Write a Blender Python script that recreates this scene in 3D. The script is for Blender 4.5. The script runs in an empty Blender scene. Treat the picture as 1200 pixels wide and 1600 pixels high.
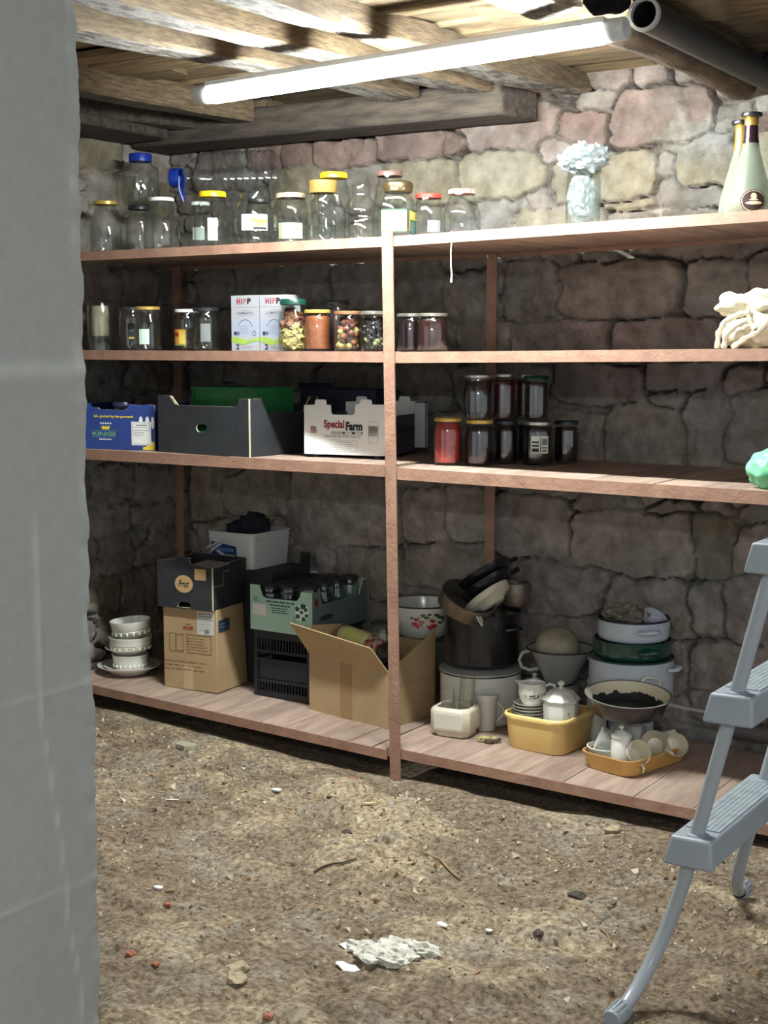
import bpy, bmesh, math, random
import numpy as np
from mathutils import Matrix, Vector, Euler
from mathutils.geometry import tessellate_polygon
random.seed(7)
SC = bpy.context.scene
COL = SC.collection
PI = math.pi

# ------------------------------------------------------------------ materials
MATS = {}
def new_mat(name):
    m = bpy.data.materials.new(name); m.use_nodes = True
    nt = m.node_tree
    b = nt.nodes.get('Principled BSDF')
    return m, nt, b

def rgb(h):
    """srgb 0-255 triple -> linear"""
    o = []
    for c in h:
        c = c / 255.0
        o.append(c / 12.92 if c <= .04045 else ((c + .055) / 1.055) ** 2.4)
    return (o[0], o[1], o[2], 1)

def M(name, c=(128, 128, 128), rough=.5, metal=0, var=0.0, c2=None, scale=8, stretch=(1, 1, 1), bump=0, bscale=40, coat=0,
      facevar=0, trans=0, detail=6, spec=.5, vcol=False, lo=.35, hi=.65):
    if name in MATS: return MATS[name]
    m, nt, b = new_mat(name)
    N, L = nt.nodes, nt.links
    b.inputs['Roughness'].default_value = rough
    b.inputs['Metallic'].default_value = metal
    b.inputs['Specular IOR Level'].default_value = spec
    if coat: b.inputs['Coat Weight'].default_value = coat
    base = None
    if var or c2 or bump:
        tc = N.new('ShaderNodeTexCoord'); mp = N.new('ShaderNodeMapping')
        mp.inputs['Scale'].default_value = stretch
        L.new(tc.outputs['Object'], mp.inputs['Vector'])
    if vcol:
        at = N.new('ShaderNodeAttribute'); at.attribute_name = 'Col'
        base = at.outputs['Color']
    if var or c2:
        nz = N.new('ShaderNodeTexNoise'); nz.inputs['Scale'].default_value = scale; nz.inputs['Detail'].default_value = detail
        nz.inputs['Roughness'].default_value = .62
        L.new(mp.outputs['Vector'], nz.inputs['Vector'])
        rp = N.new('ShaderNodeMapRange'); rp.inputs['From Min'].default_value = lo; rp.inputs['From Max'].default_value = hi
        L.new(nz.outputs['Fac'], rp.inputs['Value'])
        mx = N.new('ShaderNodeMix'); mx.data_type = 'RGBA'
        L.new(rp.outputs['Result'], mx.inputs['Factor'])
        A = rgb(c)
        B = rgb(c2) if c2 else tuple(x * (1 - var) for x in A[:3]) + (1,)
        mx.inputs['A'].default_value = A; mx.inputs['B'].default_value = B
        if vcol:
            mul = N.new('ShaderNodeMix'); mul.data_type = 'RGBA'; mul.blend_type = 'MULTIPLY'; mul.inputs['Factor'].default_value = 1
            L.new(base, mul.inputs['A']); L.new(mx.outputs['Result'], mul.inputs['B']); base = mul.outputs['Result']
        else:
            base = mx.outputs['Result']
    if facevar:
        at = N.new('ShaderNodeAttribute'); at.attribute_name = 'var'
        mr = N.new('ShaderNodeMapRange'); mr.inputs['To Min'].default_value = 1 - facevar; mr.inputs['To Max'].default_value = 1 + facevar * .6
        L.new(at.outputs['Fac'], mr.inputs['Value'])
        mul = N.new('ShaderNodeMix'); mul.data_type = 'RGBA'; mul.blend_type = 'MULTIPLY'; mul.inputs['Factor'].default_value = 1
        if base is not None: L.new(base, mul.inputs['A'])
        else: mul.inputs['A'].default_value = rgb(c)
        L.new(mr.outputs['Result'], mul.inputs['B']); base = mul.outputs['Result']
    if base is not None: L.new(base, b.inputs['Base Color'])
    else: b.inputs['Base Color'].default_value = rgb(c)
    if bump:
        n2 = N.new('ShaderNodeTexNoise'); n2.inputs['Scale'].default_value = bscale; n2.inputs['Detail'].default_value = 8
        n2.inputs['Roughness'].default_value = .65
        L.new(mp.outputs['Vector'], n2.inputs['Vector'])
        bp = N.new('ShaderNodeBump'); bp.inputs['Strength'].default_value = min(1, bump); bp.inputs['Distance'].default_value = .01 * max(1, bump)
        L.new(n2.outputs['Fac'], bp.inputs['Height']); L.new(bp.outputs['Normal'], b.inputs['Normal'])
    if trans: b.inputs['Transmission Weight'].default_value = trans
    MATS[name] = m
    return m

def glass_mat(name, tint=(.96, .98, .97), edge=(.55, .62, .60), rough=.03, refl=1.0, milk=0.0, milkc=(200, 210, 205)):
    """thin-walled clear glass: transmits, tinted where the wall is seen edge-on, Fresnel reflection"""
    m, nt, b = new_mat(name)
    N, L = nt.nodes, nt.links
    N.remove(b)
    out = N['Material Output']
    tr = N.new('ShaderNodeBsdfTransparent'); gl = N.new('ShaderNodeBsdfGlossy'); gl.inputs['Roughness'].default_value = rough
    lw = N.new('ShaderNodeLayerWeight'); lw.inputs['Blend'].default_value = .25
    mx = N.new('ShaderNodeMix'); mx.data_type = 'RGBA'
    mx.inputs['A'].default_value = (*tint, 1); mx.inputs['B'].default_value = (*edge, 1)
    L.new(lw.outputs['Facing'], mx.inputs['Factor']); L.new(mx.outputs['Result'], tr.inputs['Color'])
    l2 = N.new('ShaderNodeLayerWeight'); l2.inputs['Blend'].default_value = .5      # Schlick reflectance of a thin pane, same from both sides
    pw = N.new('ShaderNodeMath'); pw.operation = 'POWER'; pw.inputs[1].default_value = 4.5
    L.new(l2.outputs['Facing'], pw.inputs[0])
    mu = N.new('ShaderNodeMath'); mu.operation = 'MULTIPLY_ADD'; mu.inputs[1].default_value = .55 * refl; mu.inputs[2].default_value = .05 * refl; mu.use_clamp = True
    L.new(pw.outputs[0], mu.inputs[0])
    ms = N.new('ShaderNodeMixShader')
    L.new(mu.outputs[0], ms.inputs['Fac']); L.new(tr.outputs[0], ms.inputs[1]); L.new(gl.outputs[0], ms.inputs[2])
    last = ms
    if milk:
        df = N.new('ShaderNodeBsdfDiffuse'); df.inputs['Color'].default_value = rgb(milkc)
        tl = N.new('ShaderNodeBsdfTranslucent'); tl.inputs['Color'].default_value = rgb(milkc)
        m1 = N.new('ShaderNodeMixShader'); m1.inputs['Fac'].default_value = .45
        L.new(df.outputs[0], m1.inputs[1]); L.new(tl.outputs[0], m1.inputs[2])
        m2 = N.new('ShaderNodeMixShader'); m2.inputs['Fac'].default_value = milk
        L.new(ms.outputs[0], m2.inputs[1]); L.new(m1.outputs[0], m2.inputs[2]); last = m2
    L.new(last.outputs[0], out.inputs['Surface'])
    MATS[name] = m
    return m

GLASS = glass_mat('clear_glass', tint=(.985, .995, .99), edge=(.80, .86, .84), rough=.04, refl=1.1)
PET = glass_mat('clear_plastic', tint=(.985, .99, .995), edge=(.86, .90, .92), rough=.06, refl=1.7)
FROST = glass_mat('frosted_glass', rough=.3, milk=.72, milkc=(158, 166, 150))
FILM = glass_mat('clear_plastic_film', rough=.12, refl=1.6, milk=.34, milkc=(178, 185, 187))
TUMBLER = glass_mat('tumbler_glass', tint=(.99, 1, .995), edge=(.93, .96, .95), refl=2.2)

PAINT = M('shelf_paint', (162, 127, 106), .55, c2=(142, 107, 90), scale=14, bump=.35, bscale=60)
PLANK = M('shelf_plank', (176, 154, 138), .7, c2=(146, 124, 110), scale=6, stretch=(5, .7, 5), bump=.3, bscale=50, facevar=.18)
WOOD = M('ceiling_board', (136, 118, 86), .8, c2=(90, 74, 53), scale=5, stretch=(1, 9, 9), bump=.6, bscale=30, facevar=.35)
JOIST = M('joist_wood', (128, 110, 83), .85, c2=(84, 70, 53), scale=9, stretch=(12, 1.2, 12), bump=.9, bscale=24, facevar=.25)
DUSTY = M('dusty_wood', (128, 124, 116), .95, c2=(72, 67, 60), scale=16, stretch=(2.4, .8, 2.4), bump=2, bscale=40, lo=.44, hi=.58)
DARKWOOD = M('dark_wood', (86, 77, 66), .9, c2=(50, 44, 39), scale=5, stretch=(1.2, 7, 7), bump=.8, bscale=30)
BARK = M('log_bark', (112, 93, 66), .95, c2=(64, 50, 36), scale=8, stretch=(2, .6, 2), bump=2, bscale=18)
WHITE = M('white_enamel', (214, 216, 210), .18, coat=.3, c2=(203, 203, 192), scale=5)
PORC = M('porcelain', (222, 222, 212), .15, coat=.4)
CREAM = M('cream_ceramic', (214, 208, 188), .25, c2=(196, 188, 166), scale=6)
BLUE = M('blue_lid', (22, 50, 140), .35)
YEL = M('yellow_lid', (226, 184, 30), .35)
GOLD = M('gold_lid', (178, 148, 84), .36, metal=.6)
GOLDY = M('gold_paint_lid', (196, 166, 84), .35, metal=.4)
DKLID = M('dark_lid', (34, 38, 42), .4)
GRNLID = M('green_lid', (16, 60, 46), .35)
WLID = M('white_lid', (216, 218, 214), .4)
REDLID = M('red_lid', (158, 52, 42), .35)
SILV = M('silver_lid', (170, 168, 156), .3, metal=.8)
BRONZE = M('bronze_lid', (92, 76, 50), .3, metal=.7)
CARD = M('brown_cardboard', (172, 148, 110), .85, c2=(160, 136, 100), scale=5, bump=.15, bscale=80)
CARDIN = M('cardboard_inside', (186, 158, 116), .9)
TAPE = M('packing_tape', (150, 122, 84), .3, coat=.2)
NAVY = M('black_card', (34, 37, 41), .6, c2=(44, 48, 52), scale=9, bump=.12, bscale=60)
CARDEDGE = M('cut_card_edge', (206, 196, 164), .9)
BLKPLA = M('black_plastic', (26, 29, 34), .4)
PAPER = M('white_paper', (226, 228, 224), .8)
INK = M('black_ink', (28, 28, 30), .7)
GREYINK = M('grey_ink', (120, 122, 124), .7)
REDINK = M('red_ink', (150, 34, 44), .7)
LADP = M('grey_plastic', (146, 154, 160), .45, c2=(138, 147, 154), scale=10)
LADT = M('ladder_tube', (150, 157, 163), .3, coat=.2)
LADTOP = M('grey_plastic_tread', (150, 160, 164), .55, c2=(130, 140, 146), scale=30, bump=.5, bscale=90)

# ------------------------------------------------------------------ mesh builder
class MB:
    def __init__(s): s.v = []; s.f = []; s.m = []; s.mats = []; s.var = []; s.sm = []
    def mi(s, mat):
        if mat not in s.mats: s.mats.append(mat)
        return s.mats.index(mat)
    def add(s, vs, fs, mat, mx=None, smooth=False, var=None):
        o = len(s.v); k = s.mi(mat); r = random.random() if var is None else var
        if mx is not None: vs = [tuple(mx @ Vector(p)) for p in vs]
        s.v += [tuple(p) for p in vs]
        for f in fs:
            s.f.append(tuple(i + o for i in f)); s.m.append(k); s.var.append(r); s.sm.append(smooth)
        return s
    def box(s, x0, x1, y0, y1, z0, z1, mat, mx=None, var=None):
        v = [(x0, y0, z0), (x1, y0, z0), (x1, y1, z0), (x0, y1, z0), (x0, y0, z1), (x1, y0, z1), (x1, y1, z1), (x0, y1, z1)]
        return s.hexa(v, mat, mx, var)
    def hexa(s, v, mat, mx=None, var=None):
        return s.add(v, [(0, 3, 2, 1), (4, 5, 6, 7), (0, 1, 5, 4), (1, 2, 6, 5), (2, 3, 7, 6), (3, 0, 4, 7)], mat, mx, var=var)
    def lathe(s, prof, mat, n=32, mx=None, sq=None, var=None, smooth=True):
        """prof: (r, z) list bottom to top; r=0 closes with a point. sq=(p, ax, ay): superellipse section"""
        vs = []; fs = []; rings = []
        for r, z in prof:
            if r <= 1e-6:
                rings.append([len(vs)]); vs.append((0, 0, z))
            else:
                ids = []
                for k in range(n):
                    a = 2 * PI * k / n; c, d = math.cos(a), math.sin(a)
                    if sq:
                        p, ax, ay = sq
                        q = (abs(c) ** p + abs(d) ** p) ** (-1 / p); x, y = r * c * q * ax, r * d * q * ay
                    else: x, y = r * c, r * d
                    ids.append(len(vs)); vs.append((x, y, z))
                rings.append(ids)
        for a, b in zip(rings, rings[1:]):
            if len(a) == 1 and len(b) == 1: continue
            for k in range(n):
                k2 = (k + 1) % n
                if len(a) == 1: fs.append((a[0], b[k2], b[k]))
                elif len(b) == 1: fs.append((a[k], a[k2], b[0]))
                else: fs.append((a[k], a[k2], b[k2], b[k]))
        return s.add(vs, fs, mat, mx, smooth, var)
    def tube(s, pts, r, mat, n=10, mx=None, cap=True, closed=False):
        P = [Vector(p) for p in pts]; vs = []; fs = []
        m = len(P); R = r if isinstance(r, (list, tuple)) else [r] * m
        up = None
        for i, p in enumerate(P):
            if closed: t = P[(i + 1) % m] - P[i - 1]
            else: t = P[min(i + 1, m - 1)] - P[max(i - 1, 0)]
            t.normalize()
            if up is None:
                up = Vector((0, 0, 1)) if abs(t.z) < .9 else Vector((1, 0, 0))
            u = (up - t * up.dot(t)).normalized(); w = t.cross(u); up = u
            for k in range(n):
                a = 2 * PI * k / n
                vs.append(tuple(p + (u * math.cos(a) + w * math.sin(a)) * R[i]))
        for i in range(m if closed else m - 1):
            j = (i + 1) % m
            for k in range(n):
                k2 = (k + 1) % n
                fs.append((i * n + k, i * n + k2, j * n + k2, j * n + k))
        if cap and not closed:
            fs.append(tuple(range(n - 1, -1, -1))); fs.append(tuple((m - 1) * n + k for k in range(n)))
        return s.add(vs, fs, mat, mx, True)
    def plate(s, outer, mat, t=.004, holes=(), mx=None, edge=None):
        """2-D outline in the local x-z plane, thickness towards +y"""
        loops = [outer] + list(holes)
        flat = [p for l in loops for p in l]
        tris = tessellate_polygon([[Vector((p[0], p[1], 0)) for p in l] for l in loops])
        n = len(flat)
        vs = [(p[0], 0, p[1]) for p in flat] + [(p[0], t, p[1]) for p in flat]
        r = random.random()
        ff = []
        for tr in tris:
            a, b, c = [Vector((flat[i][0], flat[i][1])) for i in tr]
            cr = (b.x - a.x) * (c.y - a.y) - (b.y - a.y) * (c.x - a.x)
            tt = tr if cr > 0 else (tr[0], tr[2], tr[1])
            ff.append(tuple(tt)); ff.append(tuple(i + n for i in reversed(tt)))
        s.add(vs, ff, mat, mx, var=r)
        es = []; o = 0
        for li, l in enumerate(loops):
            k = len(l)
            ar = sum(l[i][0] * l[(i + 1) % k][1] - l[(i + 1) % k][0] * l[i][1] for i in range(k))
            for i in range(k):
                a, b = o + i, o + (i + 1) % k
                q = (a, a + n, b + n, b)
                if (ar > 0) == (li == 0): q = q
                es.append(q)
            o += k
        return s.add(vs, es, edge or mat, mx, var=r)
    def quad(s, x0, x1, z0, z1, mat, y=-.0008, mx=None):
        return s.add([(x0, y, z0), (x1, y, z0), (x1, y, z1), (x0, y, z1)], [(0, 1, 2, 3)], mat, mx)
    def poly(s, pts, mat, y=-.0008, mx=None):
        return s.plate(pts, mat, .0004, mx=(mx or Matrix()) @ Matrix.Translation((0, y, 0)))
    def frame(s, x0, x1, z0, z1, w, mat, y=-.0012, mx=None):
        s.quad(x0, x1, z0, z0 + w, mat, y, mx); s.quad(x0, x1, z1 - w, z1, mat, y, mx)
        s.quad(x0, x0 + w, z0, z1, mat, y, mx); s.quad(x1 - w, x1, z0, z1, mat, y, mx); return s
    def lines(s, x0, x1, z0, z1, n, mat, w=.0012, y=-.0014, mx=None, ragged=.3):
        for i in range(n):
            z = z1 - (z1 - z0) * (i + .5) / n
            e = x1 - (x1 - x0) * random.random() * ragged
            x = x0
            while x < e:
                l = random.uniform(.3, 1) * (x1 - x0) * .22
                s.quad(x, min(x + l, e), z - w / 2, z + w / 2, mat, y, mx); x += l + (x1 - x0) * .03
        return s
    def text(s, txt, x0, x1, z0, z1, mat, y=-.0014, mx=None, bold=0, shear=0, keep=False):
        c = bpy.data.curves.new('t', 'FONT'); c.body = txt; c.offset = bold; c.shear = shear; c.resolution_u = 3
        o = bpy.data.objects.new('t', c); COL.objects.link(o)
        bpy.context.view_layer.update()
        me = o.evaluated_get(bpy.context.evaluated_depsgraph_get()).to_mesh()
        vs = [v.co.copy() for v in me.vertices]; fs = [tuple(p.vertices) for p in me.polygons]
        bpy.data.objects.remove(o); bpy.data.curves.remove(c)
        if not vs: return s
        ax, bx = min(v.x for v in vs), max(v.x for v in vs); ay, by = min(v.y for v in vs), max(v.y for v in vs)
        sx = (x1 - x0) / (bx - ax); sy = (z1 - z0) / (by - ay)
        return s.add([(x0 + (v.x - ax) * sx, y, z0 + (v.y - ay) * sy) for v in vs], fs, mat, mx)
    def blob(s, c, r, mat, amp=.2, f=3., seed=0, sub=2, mx=None, flat=False):
        bm = bmesh.new(); bmesh.ops.create_icosphere(bm, subdivisions=sub, radius=1)
        from mathutils import noise
        for v in bm.verts:
            k = 1 + amp * noise.noise(v.co * f + Vector((seed * 7.3, seed * 3.1, seed)))
            v.co = Vector((v.co.x * r[0] * k, v.co.y * r[1] * k, v.co.z * r[2] * k)) + Vector(c)
        vs = [tuple(v.co) for v in bm.verts]; fs = [tuple(v.index for v in f.verts) for f in bm.faces]; bm.free()
        return s.add(vs, fs, mat, mx, not flat)
    def build(s, name, parent=None, bevel=0, ang=40, segs=2):
        me = bpy.data.meshes.new(name); me.from_pydata(s.v, [], s.f)
        for m in s.mats: me.materials.append(m)
        me.polygons.foreach_set('material_index', s.m)
        me.polygons.foreach_set('use_smooth', [bool(bevel) or x for x in s.sm])
        a = me.attributes.new('var', 'FLOAT', 'FACE'); a.data.foreach_set('value', s.var)
        me.update()
        if any(s.sm) or bevel:
            me.set_sharp_from_angle(angle=math.radians(ang))
        o = bpy.data.objects.new(name, me); COL.objects.link(o)
        if parent is not None: o.parent = parent
        if bevel:
            md = o.modifiers.new('Bevel', 'BEVEL'); md.width = bevel; md.segments = segs; md.limit_method = 'ANGLE'; md.angle_limit = math.radians(40)
        return o

def T(name, label, cat, loc, rz=0, group=None, rot=None):
    o = bpy.data.objects.new(name, None); COL.objects.link(o); o.empty_display_size = .05
    o.location = loc; o.rotation_euler = rot if rot else (0, 0, rz)
    o['label'] = label; o['category'] = cat
    if group: o['group'] = group
    return o
def tag(o, label=None, cat=None, group=None, kind=None):
    if label: o['label'] = label
    if cat: o['category'] = cat
    if group: o['group'] = group
    if kind: o['kind'] = kind
    return o
def TR(x, y, z, rx=0, ry=0, rz=0): return Matrix.Translation((x, y, z)) @ Euler((rx, ry, rz)).to_matrix().to_4x4()

# shelf surfaces (each level sags a little differently left and right of the middle post)
def S1(x): return .058 - .0324 * x if x < 0 else .072 - .02 * x
def S2(x): return 1.500 - .003 * x if x < 0 else 1.498 + .010 * x
def S3(x): return 1.099 if x < 0 else 1.092 - .008 * x
def S4(x): return 1.900 if x < 0 else 1.899 + .017 * x

# ------------------------------------------------------------------ numpy noise
def vnoise(x, y, seed=0):
    xi = np.floor(x).astype(np.int64); yi = np.floor(y).astype(np.int64); xf = x - xi; yf = y - yi
    u = xf * xf * xf * (xf * (xf * 6 - 15) + 10); v = yf * yf * yf * (yf * (yf * 6 - 15) + 10)
    def h(a, b):
        n = (a * 374761393 + b * 668265263 + seed * 974711) & 0x7fffffff
        n = (n ^ (n >> 13)) * 1274126177 & 0x7fffffff
        return ((n ^ (n >> 16)) & 0xffff) / 65535.0
    return (h(xi, yi) * (1 - u) + h(xi + 1, yi) * u) * (1 - v) + (h(xi, yi + 1) * (1 - u) + h(xi + 1, yi + 1) * u) * v
def fbm(x, y, seed=0, oct=5, gain=.5):
    a = 1; t = 0; s = 0
    for i in range(oct):
        s = s + a * (vnoise(x, y, seed + i * 17) - .5); t += a; a *= gain; x = x * 2.03 + 5.2; y = y * 2.03 + 1.7
    return s / t * 2
def sstep(a, b, x):
    t = np.clip((x - a) / (b - a), 0, 1); return t * t * (3 - 2 * t)

def grid_mesh(name, P, cols, mat):
    """P: (ny, nx, 3) array, cols: (ny, nx, 3) linear"""
    ny, nx = P.shape[:2]
    idx = np.arange(ny * nx).reshape(ny, nx)
    q = np.stack([idx[:-1, :-1], idx[:-1, 1:], idx[1:, 1:], idx[1:, :-1]], -1).reshape(-1, 4)
    me = bpy.data.meshes.new(name)
    me.vertices.add(ny * nx); me.vertices.foreach_set('co', P.reshape(-1).astype(np.float32))
    me.loops.add(q.size); me.loops.foreach_set('vertex_index', q.reshape(-1).astype(np.int32))
    me.polygons.add(len(q)); me.polygons.foreach_set('loop_start', (np.arange(len(q)) * 4).astype(np.int32))
    me.polygons.foreach_set('use_smooth', np.ones(len(q), bool))
    me.update(calc_edges=True)
    a = me.attributes.new('Col', 'FLOAT_COLOR', 'POINT')
    c4 = np.concatenate([cols.reshape(-1, 3), np.ones((ny * nx, 1))], 1)
    a.data.foreach_set('color', c4.reshape(-1).astype(np.float32))
    me.materials.append(mat); me.validate()
    o = bpy.data.objects.new(name, me); COL.objects.link(o); return o
BACK_STONES = [(0.03,2.37,0.235,0.095,'k'),(0.37,2.34,0.111,0.075,'r'),(0.68,2.36,0.193,0.103,'k'),(0.94,2.33,0.084,0.051,'g'),(1.10,2.33,0.073,0.052,'r'),(0.02,2.18,0.190,0.088,'y'),(0.45,2.15,0.228,0.094,'y'),(0.71,2.17,0.036,0.041,'g'),(0.87,2.18,0.122,0.106,'y'),(1.08,2.18,0.098,0.099,'y'),(-0.01,2.03,0.089,0.060,'g'),(0.20,2.01,0.124,0.051,'y'),(0.57,2.02,0.110,0.034,'y'),(0.81,2.06,0.139,0.059,'g'),(-0.18,2.33,0.091,0.045,'r'),(-1.16,2.35,0.095,0.060,'r'),(-0.99,2.33,0.082,0.050,'r'),(-0.74,2.33,0.163,0.056,'r'),(-0.41,2.34,0.166,0.061,'r'),(-0.72,2.45,0.058,0.047,'r'),(-0.62,2.45,0.048,0.049,'r'),(-0.48,2.44,0.093,0.036,'r'),(-0.96,2.18,0.184,0.097,'y'),(-0.65,2.18,0.142,0.097,'g'),(-0.34,2.18,0.173,0.092,'y'),(-1.40,2.31,0.151,0.104,'g'),(-1.28,2.10,0.162,0.097,'g'),(-0.30,2.02,0.212,0.064,'g'),(-0.35,1.75,0.111,0.104,'g'),(-0.11,1.73,0.132,0.110,'g'),(0.15,1.74,0.123,0.129,'g'),(0.52,1.73,0.247,0.112,'t'),(0.91,1.73,0.115,0.112,'g'),(1.12,1.74,0.096,0.112,'t'),(0.11,1.88,0.084,0.020,'g'),(0.28,1.87,0.079,0.024,'g'),(0.42,1.86,0.066,0.026,'g'),(0.87,1.88,0.217,0.032,'g'),(-0.29,1.55,0.104,0.080,'g'),(-0.06,1.55,0.129,0.079,'t'),(0.28,1.54,0.214,0.079,'p'),(0.71,1.54,0.223,0.082,'p'),(1.06,1.55,0.137,0.075,'g'),(-0.35,1.34,0.139,0.111,'g'),(0.03,1.36,0.231,0.094,'g'),(0.44,1.38,0.189,0.083,'p'),(0.79,1.41,0.163,0.068,'p'),(0.88,1.22,0.085,0.138,'g'),(1.10,1.23,0.137,0.142,'g'),(0.64,1.18,0.159,0.116,'t'),(0.29,1.16,0.196,0.112,'t'),(-0.18,1.13,0.271,0.111,'t'),(-0.32,0.82,0.109,0.126,'t'),(-0.11,0.84,0.111,0.127,'t'),(-0.21,0.60,0.211,0.107,'t'),(0.17,0.81,0.168,0.143,'p'),(0.60,0.78,0.257,0.130,'t'),(0.92,0.78,0.080,0.128,'y'),(1.10,0.77,0.100,0.100,'p'),(0.46,0.93,0.120,0.035,'g'),(0.61,0.94,0.034,0.034,'g'),(0.75,0.93,0.108,0.036,'g'),(0.93,0.94,0.078,0.038,'p'),(1.12,0.92,0.105,0.049,'g'),(0.25,0.56,0.244,0.110,'p'),(0.66,0.53,0.168,0.111,'t'),(0.90,0.55,0.079,0.094,'g'),(1.10,0.56,0.132,0.122,'p'),(0.96,0.32,0.122,0.097,'t'),(1.17,0.35,0.096,0.099,'p'),(0.29,0.34,0.213,0.121,'p'),(0.67,0.31,0.174,0.117,'p'),(-0.18,0.40,0.264,0.113,'g'),(-1.45,1.77,0.123,0.080,'g'),(-1.21,1.79,0.122,0.092,'g'),(-0.95,1.79,0.151,0.077,'g'),(-0.66,1.76,0.143,0.112,'g'),(-1.34,1.58,0.221,0.111,'g'),(-0.95,1.60,0.176,0.118,'g'),(-0.64,1.57,0.140,0.097,'g'),(-1.50,1.41,0.110,0.049,'g'),(-1.14,1.39,0.254,0.071,'g'),(-0.70,1.38,0.195,0.068,'g'),(-1.40,1.21,0.206,0.148,'t'),(-0.85,1.20,0.344,0.130,'t'),(-1.51,0.85,0.100,0.134,'t'),(-1.22,0.87,0.197,0.110,'t'),(-0.76,0.82,0.274,0.162,'t'),(-1.30,0.63,0.279,0.118,'t'),(-0.91,0.53,0.125,0.129,'t'),(-0.63,0.56,0.156,0.117,'g'),(-1.32,0.34,0.263,0.164,'t'),(-0.75,0.31,0.307,0.119,'g'),(-0.19,0.18,0.262,0.111,'g'),(0.28,0.16,0.214,0.057,'g'),(0.67,0.13,0.175,0.070,'p'),(1.00,0.17,0.158,0.063,'p')]
LEFT_STONES = [(0.37,0.91,0.151,0.090,'t'),(0.68,0.90,0.168,0.092,'t'),(0.35,0.75,0.141,0.080,'t'),(0.66,0.74,0.179,0.074,'t'),(0.40,0.60,0.123,0.101,'t'),(0.68,0.58,0.163,0.078,'t'),(0.33,0.43,0.097,0.094,'y'),(0.63,0.41,0.209,0.099,'t'),(0.31,0.26,0.084,0.075,'y'),(0.61,0.18,0.222,0.135,'g'),(0.36,1.77,0.111,0.055,'g'),(0.58,1.78,0.117,0.077,'g'),(0.78,1.79,0.093,0.091,'g'),(0.40,1.61,0.160,0.105,'g'),(0.71,1.60,0.157,0.095,'g'),(0.36,1.41,0.119,0.049,'g'),(0.57,1.39,0.099,0.065,'g'),(0.76,1.37,0.104,0.080,'g'),(0.38,1.29,0.150,0.070,'g'),(0.69,1.18,0.168,0.129,'g'),(0.37,2.34,0.133,0.075,'y'),(0.69,2.36,0.196,0.092,'g'),(0.34,2.18,0.113,0.082,'g'),(0.66,2.18,0.217,0.085,'y'),(0.54,2.03,0.327,0.084,'g')]

# ------------------------------------------------------------------ stone walls
SCOL = {'y': (.228, .208, .150), 'k': (.200, .157, .139), 'r': (.185, .132, .114), 'g': (.33, .303, .272), 't': (.37, .330, .290), 'p': (.36, .308, .282)}
STONE = M('rubble_stone', (255, 255, 255), .92, c2=(186, 180, 172), scale=14, bump=1.2, bscale=34, vcol=True, lo=.3, hi=.7)

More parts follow.
